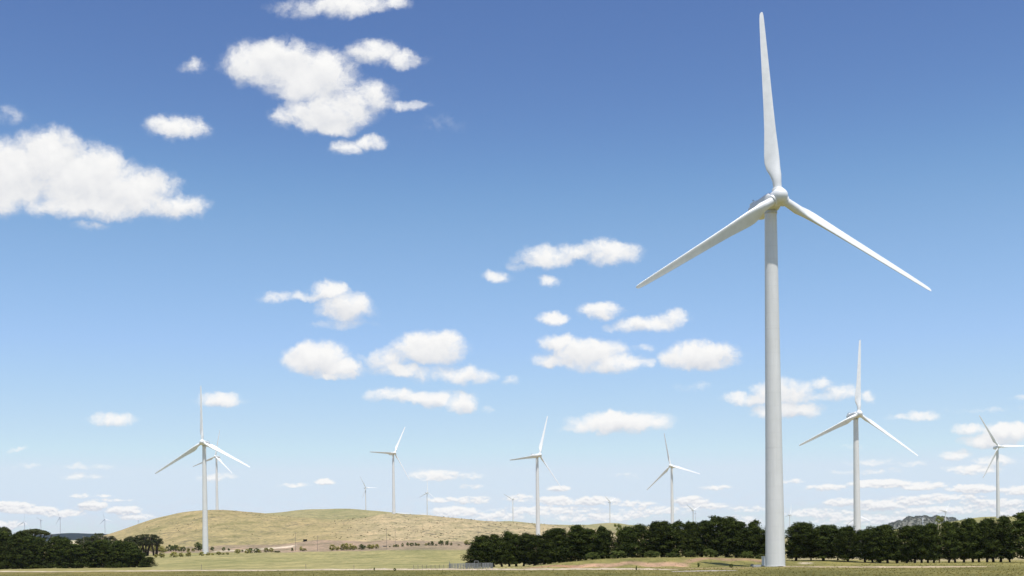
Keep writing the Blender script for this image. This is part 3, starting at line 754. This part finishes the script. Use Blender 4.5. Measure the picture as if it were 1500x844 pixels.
scatter('woods', 2000, wood_pt, .35, M['wood_far'], 14, 1.0)

# ------------------------------------------------------------------ farm furniture
def cattle_yard():
    D0 = 301.0
    t = thing('cattle_yard', 'grey pipe-rail cattle yard beside the track at the left end of the pines', 'cattle yard', (at(688, 830, D0).x, D0, gz(at(688, 830, D0).x, D0)))
    ox = t.location.x
    def panel(x0, y0, x1, y1, h=1.35, posts=3):
        mb = MB(); z0 = 0
        for k in range(posts):
            a = k / (posts - 1); mb.tube([(x0 + (x1 - x0) * a, y0 + (y1 - y0) * a, -.3), (x0 + (x1 - x0) * a, y0 + (y1 - y0) * a, h)], .055, 6)
        for q in range(5): 
            z = .28 + q * (h - .32) / 4; mb.tube([(x0, y0, z), (x1, y1, z)], .036, 6)
        o = mb.build('rail_panel', M['galv'], t); return o
    W = 2.05
    xs = [-5.0 + W * k for k in range(5)]
    for k, x in enumerate(xs):
        panel(x, 0, x + W - .06, .2 * (k % 2), 1.35 + .12 * (k == 3), 5 if k == 2 else 4)
        panel(x, 4.5, x + W - .06, 4.5, 1.4, 4)
    for k, x in enumerate((-5.05, -1.0, 1.1, 5.3)):
        panel(x, .05, x + .3, 4.4, 1.4, 4)
    panel(-1.0, 2.2, 5.2, 2.4, 1.45, 8)
    mb = MB()
    for x in (-4.95, 1.15, 2.1):
        mb.tube([(x, .1, -.3), (x, .1, 1.95)], .07, 6)
    mb.tube([(1.15, .1, 1.95), (2.1, .1, 1.95)], .06, 6)
    mb.build('gate_frame', M['galv'], t)
    return t
cattle_yard()

def stock_fence():
    Xa, Xb = at(606, 830, 304).x, at(656, 830, 303).x
    t = thing('wire_fence', 'thin post and wire fence running left from the cattle yard', 'fence', (Xa, 304, gz(Xa, 304)))
    n = 9
    for k in range(n):
        x = (Xb - Xa) * k / (n - 1); mb = MB()
        mb.tube([(x, 0, -.3), (x, 0, 1.15)], .05, 6); mb.build('post', M['wood'], t)
    mb = MB()
    for z in (.35, .7, 1.05): mb.tube([(0, .06, z), (Xb - Xa, .06, z)], .012, 4)
    mb.build('wire', M['galv'], t)
stock_fence()
for (x, y0, D, lab) in ((448, 826.5, 322, 'single thin fence post standing in the pale green field'), (518.5, 827.5, 306, 'short fence post by the track right of the thin field one'), (295, 826.8, 342, 'short fence post by the track below the hill-foot turbine')):
    p = at(x, y0, D); z = gz(p.x, D); mb = MB(); mb.tube([(0, 0, -.3), (0, 0, max(p.z - z, .9))], .06, 7)
    o = mb.build('fence_post', M['wood']); o.location = (p.x, D, z); tag(o, lab, 'post', 'lone posts by the track')

def pole(px, ytop, ybase, d0, d1, lab, arm=2.2):
    sp = hit(px, ybase, d0, d1)
    H = at(px, ytop, sp.y).z - sp.z
    t = thing('power_pole', lab, 'power pole', sp, .5, 'power poles along the foot of the hills')
    mb = MB(); mb.tube([(0, 0, -.8), (0, 0, H)], [.15, .1], 8); mb.build('pole', M['wood'], t)
    mb = MB(); mb.box((0, -.2, H - .7), (arm, .1, .11)); mb.build('crossarm', M['wood'], t)
    mb = MB()
    for q in (-.45, 0, .45): mb.tube([(q * arm, -.2, H - .62), (q * arm, -.2, H - .3)], .06, 6)
    mb.build('insulator', M['conc'], t)
pole(433, 779.5, 807.3, 700, 1050, 'thin power pole at the right tip of the pale sand scar')
pole(465, 784, 807, 700, 1050, 'thin power pole just right of the sand scar, before the brown strip')
pole(566.5, 775, 805, 700, 1050, 'tall thin power pole below the side-on turbine on the saddle')
pole(579, 775.5, 798, 900, 1080, 'thin power pole close behind and right of the tall one below the saddle')
pole(700.5, 771, 797, 900, 1080, 'faint power pole left of the first windbreak pines')
pole(741.5, 772, 796, 900, 1080, 'faint power pole whose top shows over the windbreak pines')
pole(123, 785, 812, 560, 800, 'grey power pole left of the domed cypresses behind the plantation')
pole(149, 786, 812, 560, 800, 'grey power pole in front of the tallest domed cypress')
pole(159, 786, 812, 560, 800, 'grey power pole at the right of the domed cypresses')

# corrugated shelter and trough on the brown strip
sp = hit(447, 793.3, 1000, 1150)
t = thing('field_shelter', 'small dark stock shelter above the right end of the sand scar', 'shelter', sp, .2)
mb = MB(); mb.box((-1.6, 0, .7), (.1, 2.2, 1.6)); mb.box((1.6, 0, .7), (.1, 2.2, 1.6)); mb.box((0, 1.1, .7), (3.1, .1, 1.6)); mb.build('wall', M['iron'], t)
mb = MB(); V = [(-1.9, -1.4, 1.9), (1.9, -1.4, 1.9), (1.9, 1.4, 1.5), (-1.9, 1.4, 1.5)]
mb.add(V + [(a, b, c - .08) for a, b, c in V], [(0, 1, 2, 3), (7, 6, 5, 4), (0, 4, 5, 1), (1, 5, 6, 2), (2, 6, 7, 3), (3, 7, 4, 0)]); mb.build('roof', M['iron'], t)
sp = hit(564, 801, 900, 1080)
t = thing('water_trough', 'low dark water trough beside the tall pole on the brown strip', 'trough', sp, .1)
mb = MB(); mb.box((0, 0, .1), (3.0, 1.1, .12)); mb.box((0, -.5, .4), (3.0, .1, .6)); mb.box((0, .5, .4), (3.0, .1, .6)); mb.box((-1.45, 0, .4), (.1, .9, .6)); mb.box((1.45, 0, .4), (.1, .9, .6)); mb.build('basin', M['iron'], t)
mb = MB(); mb.box((-1.9, 0, .35), (.6, .8, .7)); mb.build('float_box', M['conc'], t)

def rock(px, py, D, s, lab):
    import bmesh
    b = bmesh.new(); bmesh.ops.create_icosphere(b, subdivisions=3, radius=1)
    for v in b.verts:
        q = v.co.copy(); v.co = Vector((q.x * 1.5, q.y, q.z * .7)) * (1 + .18 * math.sin(q.x * 5 + px) * math.sin(q.y * 4 + q.z * 3))
    me = bpy.data.meshes.new('rock'); b.to_mesh(me); b.free(); me.materials.append(M['rock'])
    p = at(px, py, D); o = bpy.data.objects.new('rock', me); COL.objects.link(o); o.location = (p.x, D, gz(p.x, D) + s * .25); o.scale = (s, s, s)
    tag(o, lab, 'rock', 'pale rocks by the track')
rock(563, 830.5, 304, .36, 'leftmost and brightest of the pale rocks behind the track')
rock(577.5, 831, 303, .26, 'middle one of the three pale rocks behind the track')
rock(604, 831, 300, .3, 'rightmost of the pale rocks behind the track, nearest the wire fence')

# transformer kiosk and slabs at the foot of the huge turbine
p = at(1121, 820, 280); z = gz(p.x, 280)
t = thing('transformer_kiosk', 'white transformer kiosk half hidden behind the huge tower foot', 'kiosk', (p.x + 1.0, 284, z), .2)
mb = MB(); mb.box((0, 0, 1.15), (1.5, 1.5, 1.9)); mb.build('cabinet', M['kiosk'], t)
mb = MB(); mb.box((0, 0, 2.17), (1.7, 1.7, .14)); mb.build('roof', M['kiosk'], t)
mb = MB(); mb.box((0, 0, .05), (1.8, 1.8, .3)); mb.build('plinth', M['conc'], t)
mb = MB(); mb.box((-.36, -.765, 1.15), (.66, .03, 1.7)); mb.box((.36, -.765, 1.15), (.66, .03, 1.7)); mb.build('door', M['door'], t)
for (px, D, sx, sy, h, lab, mt) in ((1113, 268.5, 1.7, 1.0, .42, 'low grey concrete block nearest the left side of the huge tower foot', 'conc'), (1106.5, 279, .6, .6, .45, 'small grey marker block left of the slabs at the tower foot', 'galv'), (1114, 285, 2.1, .8, .22, 'long pale concrete slab behind the grey block at the tower foot', 'rock')):
    X = (px - 755) / F * D; mb = MB()
    mb.box((0, 0, h / 2 - .1), (sx, sy, h + .2), .1); mb.box((0, 0, h + .03), (sx * .8, sy * .7, .06), .1)
    o = mb.build('concrete_block', M[mt]); o.location = (X, D, gz(X, D)); tag(o, lab, 'concrete block')

# ------------------------------------------------------------------ haze
def haze():
    mb = MB(); mb.box((0, 0, 172), (27600, 27600, 380))
    m = bpy.data.materials.new('haze'); m.use_nodes = True; nt = m.node_tree; nt.nodes.clear()
    out = nt.nodes.new('ShaderNodeOutputMaterial'); v = nt.nodes.new('ShaderNodeVolumePrincipled')
    v.inputs['Color'].default_value = (.80, .88, 1.0, 1); v.inputs['Density'].default_value = HAZE; v.inputs['Anisotropy'].default_value = .0
    nt.links.new(v.outputs['Volume'], out.inputs['Volume'])
    o = mb.build('haze', m); kind(o, 'stuff')
HAZE = 1.7e-5
haze()

# ------------------------------------------------------------------ sky and sun
SUN_AZ, SUN_EL = R(180 - 15), R(72.5)        # azimuth clockwise from +Y (away from the viewer)
def sky():
    w = bpy.data.worlds.new('World'); scn.world = w; w.use_nodes = True; nt = w.node_tree; nt.nodes.clear()
    N = nt.nodes.new; L = nt.links.new
    out = N('ShaderNodeOutputWorld')
    s = N('ShaderNodeTexSky'); s.sky_type = 'NISHITA'; s.sun_disc = False
    s.sun_elevation = SUN_EL; s.sun_rotation = SUN_AZ
    s.altitude = 400; s.air_density = 1.0; s.dust_density = .6; s.ozone_density = 2.2
    def vmul(a, c):
        n = N('ShaderNodeVectorMath'); n.operation = 'MULTIPLY'; L(a, n.inputs[0]); n.inputs[1].default_value = c; return n.outputs[0]
    gm = N('ShaderNodeGamma'); gm.inputs['Gamma'].default_value = 1.25; L(vmul(s.outputs['Color'], (.13, .13, .13)), gm.inputs['Color'])
    bg = N('ShaderNodeBackground'); bg.inputs['Strength'].default_value = .12; 
    cv = N('ShaderNodeRGBCurve'); L(vmul(gm.outputs['Color'], (1.18, 1.11, 1.18)), cv.inputs['Color'])
    for ci_, pts in enumerate((((0, 0), (.127, .110), (.215, .262), (.38, .455), (.58, .64)), ((0, 0), (.21, .198), (.345, .435), (.52, .615), (.70, .755)), ((0, 0), (.47, .475), (.62, .68), (.75, .84)))):
        c_ = cv.mapping.curves[ci_]
        for q_, (x_, y_) in enumerate(pts):
            if q_ == 0: c_.points[0].location = (0, 0)
            else: c_.points.new(x_, y_)
        c_.points[-1].location = (1, 1.08)
    cv.mapping.use_clip = False; cv.mapping.update()
    mn = N('ShaderNodeVectorMath'); mn.operation = 'MINIMUM'; L(cv.outputs['Color'], mn.inputs[0]); mn.inputs[1].default_value = (.66, .78, .90)
    L(vmul(mn.outputs[0], (7.9, 7.9, 7.9)), bg.inputs['Color'])
    # cloud layer: sky directions as (x/y, z/y) on the side the camera looks to
    tc = N('ShaderNodeTexCoord'); sep = N('ShaderNodeSeparateXYZ'); L(tc.outputs['Generated'], sep.inputs[0])
    def math_(op, a, b=None, clamp=False):
        n = N('ShaderNodeMath'); n.operation = op; n.use_clamp = clamp
        for i, v in enumerate((a, b)):
            if v is None: continue
            if isinstance(v, (int, float)): n.inputs[i].default_value = v
            else: L(v, n.inputs[i])
        return n.outputs[0]
    ay = math_('MAXIMUM', math_('ABSOLUTE', sep.outputs['Y']), .02)
    U = math_('DIVIDE', sep.outputs['X'], ay); V_ = math_('DIVIDE', sep.outputs['Z'], ay)
    cb = N('ShaderNodeCombineXYZ'); L(math_('MULTIPLY', U, F / 100.), cb.inputs[0]); L(math_('MULTIPLY', V_, F / 100.), cb.inputs[1]); P = cb.outputs[0]
    # units: 1 = 100 photo grid units
    def vm(op, a, b=None, c=None):
        n = N('ShaderNodeVectorMath'); n.operation = op
        for i, v in enumerate((a, b, c)):
            if v is None: continue
            if isinstance(v, tuple): n.inputs[i].default_value = v
            else: L(v, n.inputs[i])
        return n
    def nz(vec, sc, det, ro, col=False):
        n = N('ShaderNodeTexNoise'); n.inputs['Scale'].default_value = sc; n.inputs['Detail'].default_value = det; n.inputs['Roughness'].default_value = ro
        L(vec, n.inputs['Vector']); return n.outputs['Color'] if col else n.outputs['Fac']
    # wobble the coordinates so outlines billow
    w1 = vm('SUBTRACT', nz(P, 2.2, 7, .66, True), (.5, .5, .5)).outputs[0]
    sv0 = N('ShaderNodeSeparateXYZ'); L(P, sv0.inputs[0])
    lw = N('ShaderNodeMapRange'); lw.interpolation_type = 'SMOOTHSTEP'; L(sv0.outputs['Y'], lw.inputs['Value']); lw.inputs['From Min'].default_value = 1.7; lw.inputs['From Max'].default_value = .8
    LOW = lw.outputs['Result']
    w2 = vm('MULTIPLY', w1, (.42, .30, 0)).outputs[0]
    sc_ = N('ShaderNodeVectorMath'); sc_.operation = 'SCALE'; L(w2, sc_.inputs[0]); L(math_('SUBTRACT', 1.0, math_('MULTIPLY', LOW, .72)), sc_.inputs['Scale']); w2 = sc_.outputs[0]
    PW = vm('ADD', P, w2).outputs[0]
    CL = [  # x, y, rx, ry, weight
        (0, 258, 95, 62, 1.3), (70, 238, 66, 58, 1.2), (120, 262, 88, 56, 1.2), (190, 280, 80, 44, 1.15), (255, 302, 62, 22, .9), (-70, 255, 70, 62, 1.2), (150, 300, 150, 24, 1.0),
        (10, 170, 28, 16, .3), (133, 329, 26, 8, .38), (262, 189, 54, 20, .85), (232, 181, 24, 14, .6), (286, 97, 24, 13, .45),
        (400, 92, 84, 42, 1.1), (455, 112, 80, 48, 1.1), (480, 165, 80, 34, 1.05), (525, 142, 62, 30, .8), (590, 155, 40, 10, .5), (420, 170, 28, 20, .6), (495, 182, 40, 20, 1),
        (545, 76, 46, 22, .8), (590, 86, 40, 16, .7), (505, 216, 28, 14, .7), (545, 211, 32, 13, .75), (515, 5, 70, 22, .9), (450, 10, 60, 18, .45), (580, 2, 30, 12, .6), (650, 182, 30, 10, .1),
        (483, 425, 34, 16, .8), (450, 434, 32, 10, .6), (405, 437, 30, 11, .6), (508, 450, 48, 26, 1.0), (500, 474, 50, 9, .4),
        (464, 526, 56, 29, 1.2), (500, 540, 40, 18, 1.0), (490, 551, 36, 8, .9), (630, 511, 60, 29, 1.25), (570, 528, 50, 22, .7), (585, 543, 44, 12, .85), (640, 548, 60, 14, .5), (682, 551, 48, 15, .85), (745, 557, 18, 8, .4),
        (572, 579, 46, 14, .8), (632, 586, 56, 14, .95), (675, 588, 28, 20, .9),
        (798, 378, 48, 20, .85), (840, 370, 50, 14, .65), (895, 370, 52, 22, .9), (728, 405, 26, 11, .6), (804, 413, 22, 9, .55), (760, 390, 18, 8, .3),
        (808, 467, 30, 12, .85), (882, 455, 38, 14, .85), (945, 476, 50, 15, .85), (990, 468, 26, 17, .75), (905, 480, 28, 7, .35),
        (818, 503, 34, 16, .9), (858, 518, 66, 27, 1.1), (900, 533, 52, 17, .9), (808, 529, 32, 13, .8), (940, 514, 22, 6, .4), (945, 533, 22, 9, .5),
        (1030, 521, 66, 25, 1.2), (1000, 525, 40, 18, 1), (1030, 532, 62, 12, 1.0), (910, 618, 84, 20, 1.1), (905, 626, 86, 10, .8), (860, 622, 30, 9, .7),
        (1095, 582, 42, 12, .75), (1150, 575, 58, 24, .85), (1150, 600, 62, 15, 1.0), (1205, 561, 18, 12, .6), (1232, 577, 26, 16, .75), (1272, 584, 16, 12, .6), (1195, 583, 60, 7, .45), (1110, 566, 16, 8, .5), (1350, 608, 32, 10, .7), (1322, 611, 26, 6, .5),
        (325, 584, 42, 14, .95), (168, 616, 44, 12, .85), (640, 695, 46, 10, .85), (692, 698, 24, 7, .45), (316, 699, 32, 7, .6), (715, 600, 12, 5, .3), (1016, 566, 24, 6, .28),
        (1420, 630, 30, 11, .75), (1480, 634, 46, 17, 1.1), (1450, 647, 50, 13, 1.0), (1400, 667, 28, 9, .8), (1455, 676, 34, 9, .75), (1425, 688, 46, 9, .85), (1495, 584, 20, 6, .4),
        (125, 683, 46, 6, .42), (120, 698, 36, 6, .5), (25, 659, 16, 5, .4), (40, 682, 24, 4, .3), (476, 706, 18, 6, .7), (430, 711, 26, 4, .4), (1440, 600, 60, 4, .2), (690, 712, 20, 4, .3),
        (1275, 676, 40, 6, .35), (1280, 690, 46, 6, .4), (1335, 680, 30, 5, .35), (1232, 692, 20, 4, .25), (1160, 705, 24, 4, .35), (1050, 714, 26, 5, .4), (920, 697, 24, 4, .2), (1250, 655, 20, 4, .2),
        (665, 750, 40, 9, .9), (590, 758, 50, 8, .5), (460, 757, 12, 4, .4), (650, 732, 30, 5, .5), (690, 733, 34, 7, .6),
        (14, 742, 40, 9, 1.0), (50, 748, 46, 8, .95), (135, 742, 26, 9, .95), (92, 752, 40, 7, .7), (182, 748, 34, 8, .8), (120, 727, 20, 4, .45), (150, 727, 18, 3, .4), (160, 733, 36, 3, .35), (200, 757, 30, 7, .6), (0, 770, 40, 8, .8),
        (818, 715, 18, 6, .8), (840, 728, 0.1, .1, 0), (815, 733, 32, 9, .9), (870, 734, 40, 8, .8), (760, 730, 26, 7, .5), (925, 738, 40, 6, .5), (1010, 733, 30, 8, .8), (1030, 741, 40, 7, .7), (960, 748, 60, 8, .55), (800, 748, 90, 8, .6), (880, 758, 90, 8, .55), (730, 756, 60, 8, .6), (1085, 765, 40, 12, .5),
        (1290, 708, 54, 8, .95), (1350, 712, 44, 7, .7), (1235, 736, 34, 7, .75), (1290, 740, 50, 10, .95), (1345, 733, 50, 9, .7), (1425, 716, 42, 8, .95), (1385, 728, 70, 6, .6), (1210, 715, 36, 6, .55), (1460, 738, 60, 9, .75), (1200, 752, 60, 8, .6), (1495, 718, 40, 8, .8), (1100, 745, 40, 5, .4), (1380, 748, 90, 8, .6), (1270, 762, 90, 10, .6), (1490, 752, 50, 10, .6),
    ]
    def prj(x, y):
        d = ray(x, y); return d.x * F / 100., d.z * F / 100.
    def field(vec):
        acc = None
        for (x, y, rx, ry, wt) in CL:
            if wt == 0: continue
            if y > 700: wt *= 1.55
            cx, cy = prj(x, y); ax, ay_ = 100. / rx, 100. / ry
            v = vm('MULTIPLY_ADD', vec, (ax, ay_, 0), (-cx * ax, -cy * ay_, 0)).outputs[0]
            dd = vm('DOT_PRODUCT', v, v).outputs['Value']
            e = math_('MULTIPLY_ADD', dd, -wt)
            e.node.inputs[2].default_value = wt
            if acc is None: acc = e
            else:
                n = N('ShaderNodeMath'); n.operation = 'SMOOTH_MAX'; L(acc, n.inputs[0]); L(e, n.inputs[1]); n.inputs[2].default_value = .22; acc = n.outputs[0]
        return acc
    A = field(PW)
    f1 = nz(vm('ADD', P, vm('MULTIPLY', w1, (.5, .3, 0)).outputs[0]).outputs[0], 4.0, 8, .55); f2 = nz(vm('MULTIPLY', P, (1, 1.5, 1)).outputs[0], 16.0, 5, .62)
    f3 = nz(vm('MULTIPLY', P, (1, 1.7, 1)).outputs[0], 7.5, 6, .58)
    f3u = nz(vm('MULTIPLY', vm('ADD', P, (.008, .030, 0)).outputs[0], (1, 1.7, 1)).outputs[0], 7.5, 6, .58)
    fm = math_('ADD', math_('MULTIPLY', math_('SUBTRACT', f1, .5), math_('SUBTRACT', 1.7, math_('MULTIPLY', LOW, 1.2))), math_('MULTIPLY', math_('SUBTRACT', f3, .5), math_('MULTIPLY', LOW, 3.6)))
    fb = math_('ADD', fm, math_('MULTIPLY', math_('SUBTRACT', f2, .5), .26))
    dens = math_('ADD', A, fb)
    mr = N('ShaderNodeMapRange'); mr.interpolation_type = 'SMOOTHSTEP'; L(dens, mr.inputs['Value'])
    mr.inputs['From Min'].default_value = -.18; mr.inputs['From Max'].default_value = .9
    front = N('ShaderNodeMapRange'); L(sep.outputs['Y'], front.inputs['Value']); front.inputs['From Min'].default_value = 0; front.inputs['From Max'].default_value = .1
    th = N('ShaderNodeMapRange'); th.interpolation_type = 'SMOOTHSTEP'; L(A, th.inputs['Value']); th.inputs['From Min'].default_value = -.35; th.inputs['From Max'].default_value = .55
    alpha = math_('MULTIPLY', math_('MULTIPLY', mr.outputs['Result'], th.outputs['Result']), front.outputs['Result'])
    # milky veil of far cumulus low over the horizon
    sv = N('ShaderNodeSeparateXYZ'); L(P, sv.inputs[0])
    PV = vm('MULTIPLY', P, (1.6, 4.2, 1)).outputs[0]
    g1 = nz(PV, 2.6, 6, .6)
    elev = math_('SUBTRACT', sv.outputs['Y'], .05)
    low = N('ShaderNodeMapRange'); low.interpolation_type = 'SMOOTHSTEP'; L(elev, low.inputs['Value']); low.inputs['From Min'].default_value = 1.15; low.inputs['From Max'].default_value = .35
    g2 = N('ShaderNodeMapRange'); L(g1, g2.inputs['Value']); g2.inputs['From Min'].default_value = .36; g2.inputs['From Max'].default_value = .6
    veil = math_('MULTIPLY', math_('MULTIPLY', low.outputs['Result'], g2.outputs['Result']), .62)
    # relief: cloud tops catch the sun, undersides are a little greyer
    of = N('ShaderNodeVectorMath'); of.operation = 'SCALE'; of.inputs[0].default_value = (.03, .13, 0); L(math_('SUBTRACT', 1.0, math_('MULTIPLY', LOW, .7)), of.inputs['Scale'])
    B = field(vm('ADD', PW, of.outputs[0]).outputs[0])
    fu = nz(vm('ADD', vm('ADD', P, (.03, .09, 0)).outputs[0], vm('MULTIPLY', w1, (.5, .3, 0)).outputs[0]).outputs[0], 4.0, 8, .55)
    s1 = nz(P, 1.7, 4, .5); s2 = nz(vm('ADD', P, (.05, .16, 0)).outputs[0], 1.7, 4, .5)
    rel = math_('ADD', math_('MULTIPLY', math_('SUBTRACT', A, B), .9), math_('MULTIPLY', math_('SUBTRACT', f1, fu), .5))
    rel = math_('ADD', rel, math_('MULTIPLY', math_('SUBTRACT', s1, s2), 1.6))
    rel = math_('ADD', rel, math_('MULTIPLY', math_('SUBTRACT', f3, f3u), math_('MULTIPLY', LOW, 4.0)))
    rel = math_('ADD', math_('MULTIPLY', rel, .55), .5, True)
    cr = N('ShaderNodeValToRGB'); L(rel, cr.inputs['Fac']); e = cr.color_ramp.elements
    e[0].position = .12; e[0].color = (.66, .69, .75, 1); e[1].position = .8; e[1].color = (.97, .965, .955, 1)
    q = e.new(.45); q.color = (.84, .845, .86, 1)
    cbk = N('ShaderNodeBackground'); L(cr.outputs['Color'], cbk.inputs['Color']); cbk.inputs['Strength'].default_value = CLOUD
    vbk = N('ShaderNodeBackground'); vbk.inputs['Color'].default_value = (.69, .74, .83, 1); vbk.inputs['Strength'].default_value = CLOUD
    m1 = N('ShaderNodeMixShader'); L(veil, m1.inputs[0]); L(bg.outputs[0], m1.inputs[1]); L(vbk.outputs[0], m1.inputs[2])
    m2 = N('ShaderNodeMixShader'); L(alpha, m2.inputs[0]); L(m1.outputs[0], m2.inputs[1]); L(cbk.outputs[0], m2.inputs[2])
    L(m2.outputs[0], out.inputs['Surface'])
    w.cycles.sampling_method = 'MANUAL'; w.cycles.sample_map_resolution = 512
CLOUD = .95
sky()

sl = bpy.data.lights.new('sun', 'SUN'); sl.energy = 5.0; sl.angle = R(.53); sl.color = (1.0, .96, .90)
so = bpy.data.objects.new('sun', sl); COL.objects.link(so)
to_sun = Vector((math.sin(SUN_AZ) * math.cos(SUN_EL), math.cos(SUN_AZ) * math.cos(SUN_EL), math.sin(SUN_EL)))
so.rotation_euler = to_sun.to_track_quat('Z', 'Y').to_euler(); so.location = (0, 0, 300)

# ------------------------------------------------------------------ camera
cd = bpy.data.cameras.new('camera'); co = bpy.data.objects.new('camera', cd); COL.objects.link(co); scn.camera = co
cd.sensor_width = 36; cd.sensor_fit = 'HORIZONTAL'; cd.lens = 36 * F / 1500; cd.clip_start = .5; cd.clip_end = 60000
cd.shift_x = 0.0; cd.shift_y = (PY - 422) / 1500.0
right = Vector((CR, SR * SP, -SR * CP)); 
fwd = Vector((0, CP, SP)); up0 = Vector((0, -SP, CP)); r0 = Vector((1, 0, 0))
# the scene appears turned anticlockwise by ROLL, so the camera is turned clockwise
rt = r0 * CR - up0 * SR; upv = r0 * SR + up0 * CR
co.matrix_world = Matrix(((rt.x, upv.x, -fwd.x, 0), (rt.y, upv.y, -fwd.y, 0), (rt.z, upv.z, -fwd.z, EYE), (0, 0, 0, 1)))

scn.render.engine = 'CYCLES'
scn.cycles.use_denoising = True
scn.cycles.max_bounces = 6; scn.cycles.diffuse_bounces = 3; scn.cycles.volume_bounces = 1; scn.cycles.transparent_max_bounces = 4
scn.cycles.use_adaptive_sampling = True; scn.cycles.adaptive_threshold = .01
scn.view_settings.view_transform = 'Standard'; scn.view_settings.look = 'None'; scn.view_settings.gamma = 1
scn.view_settings.exposure = .08
scn.render.film_transparent = False
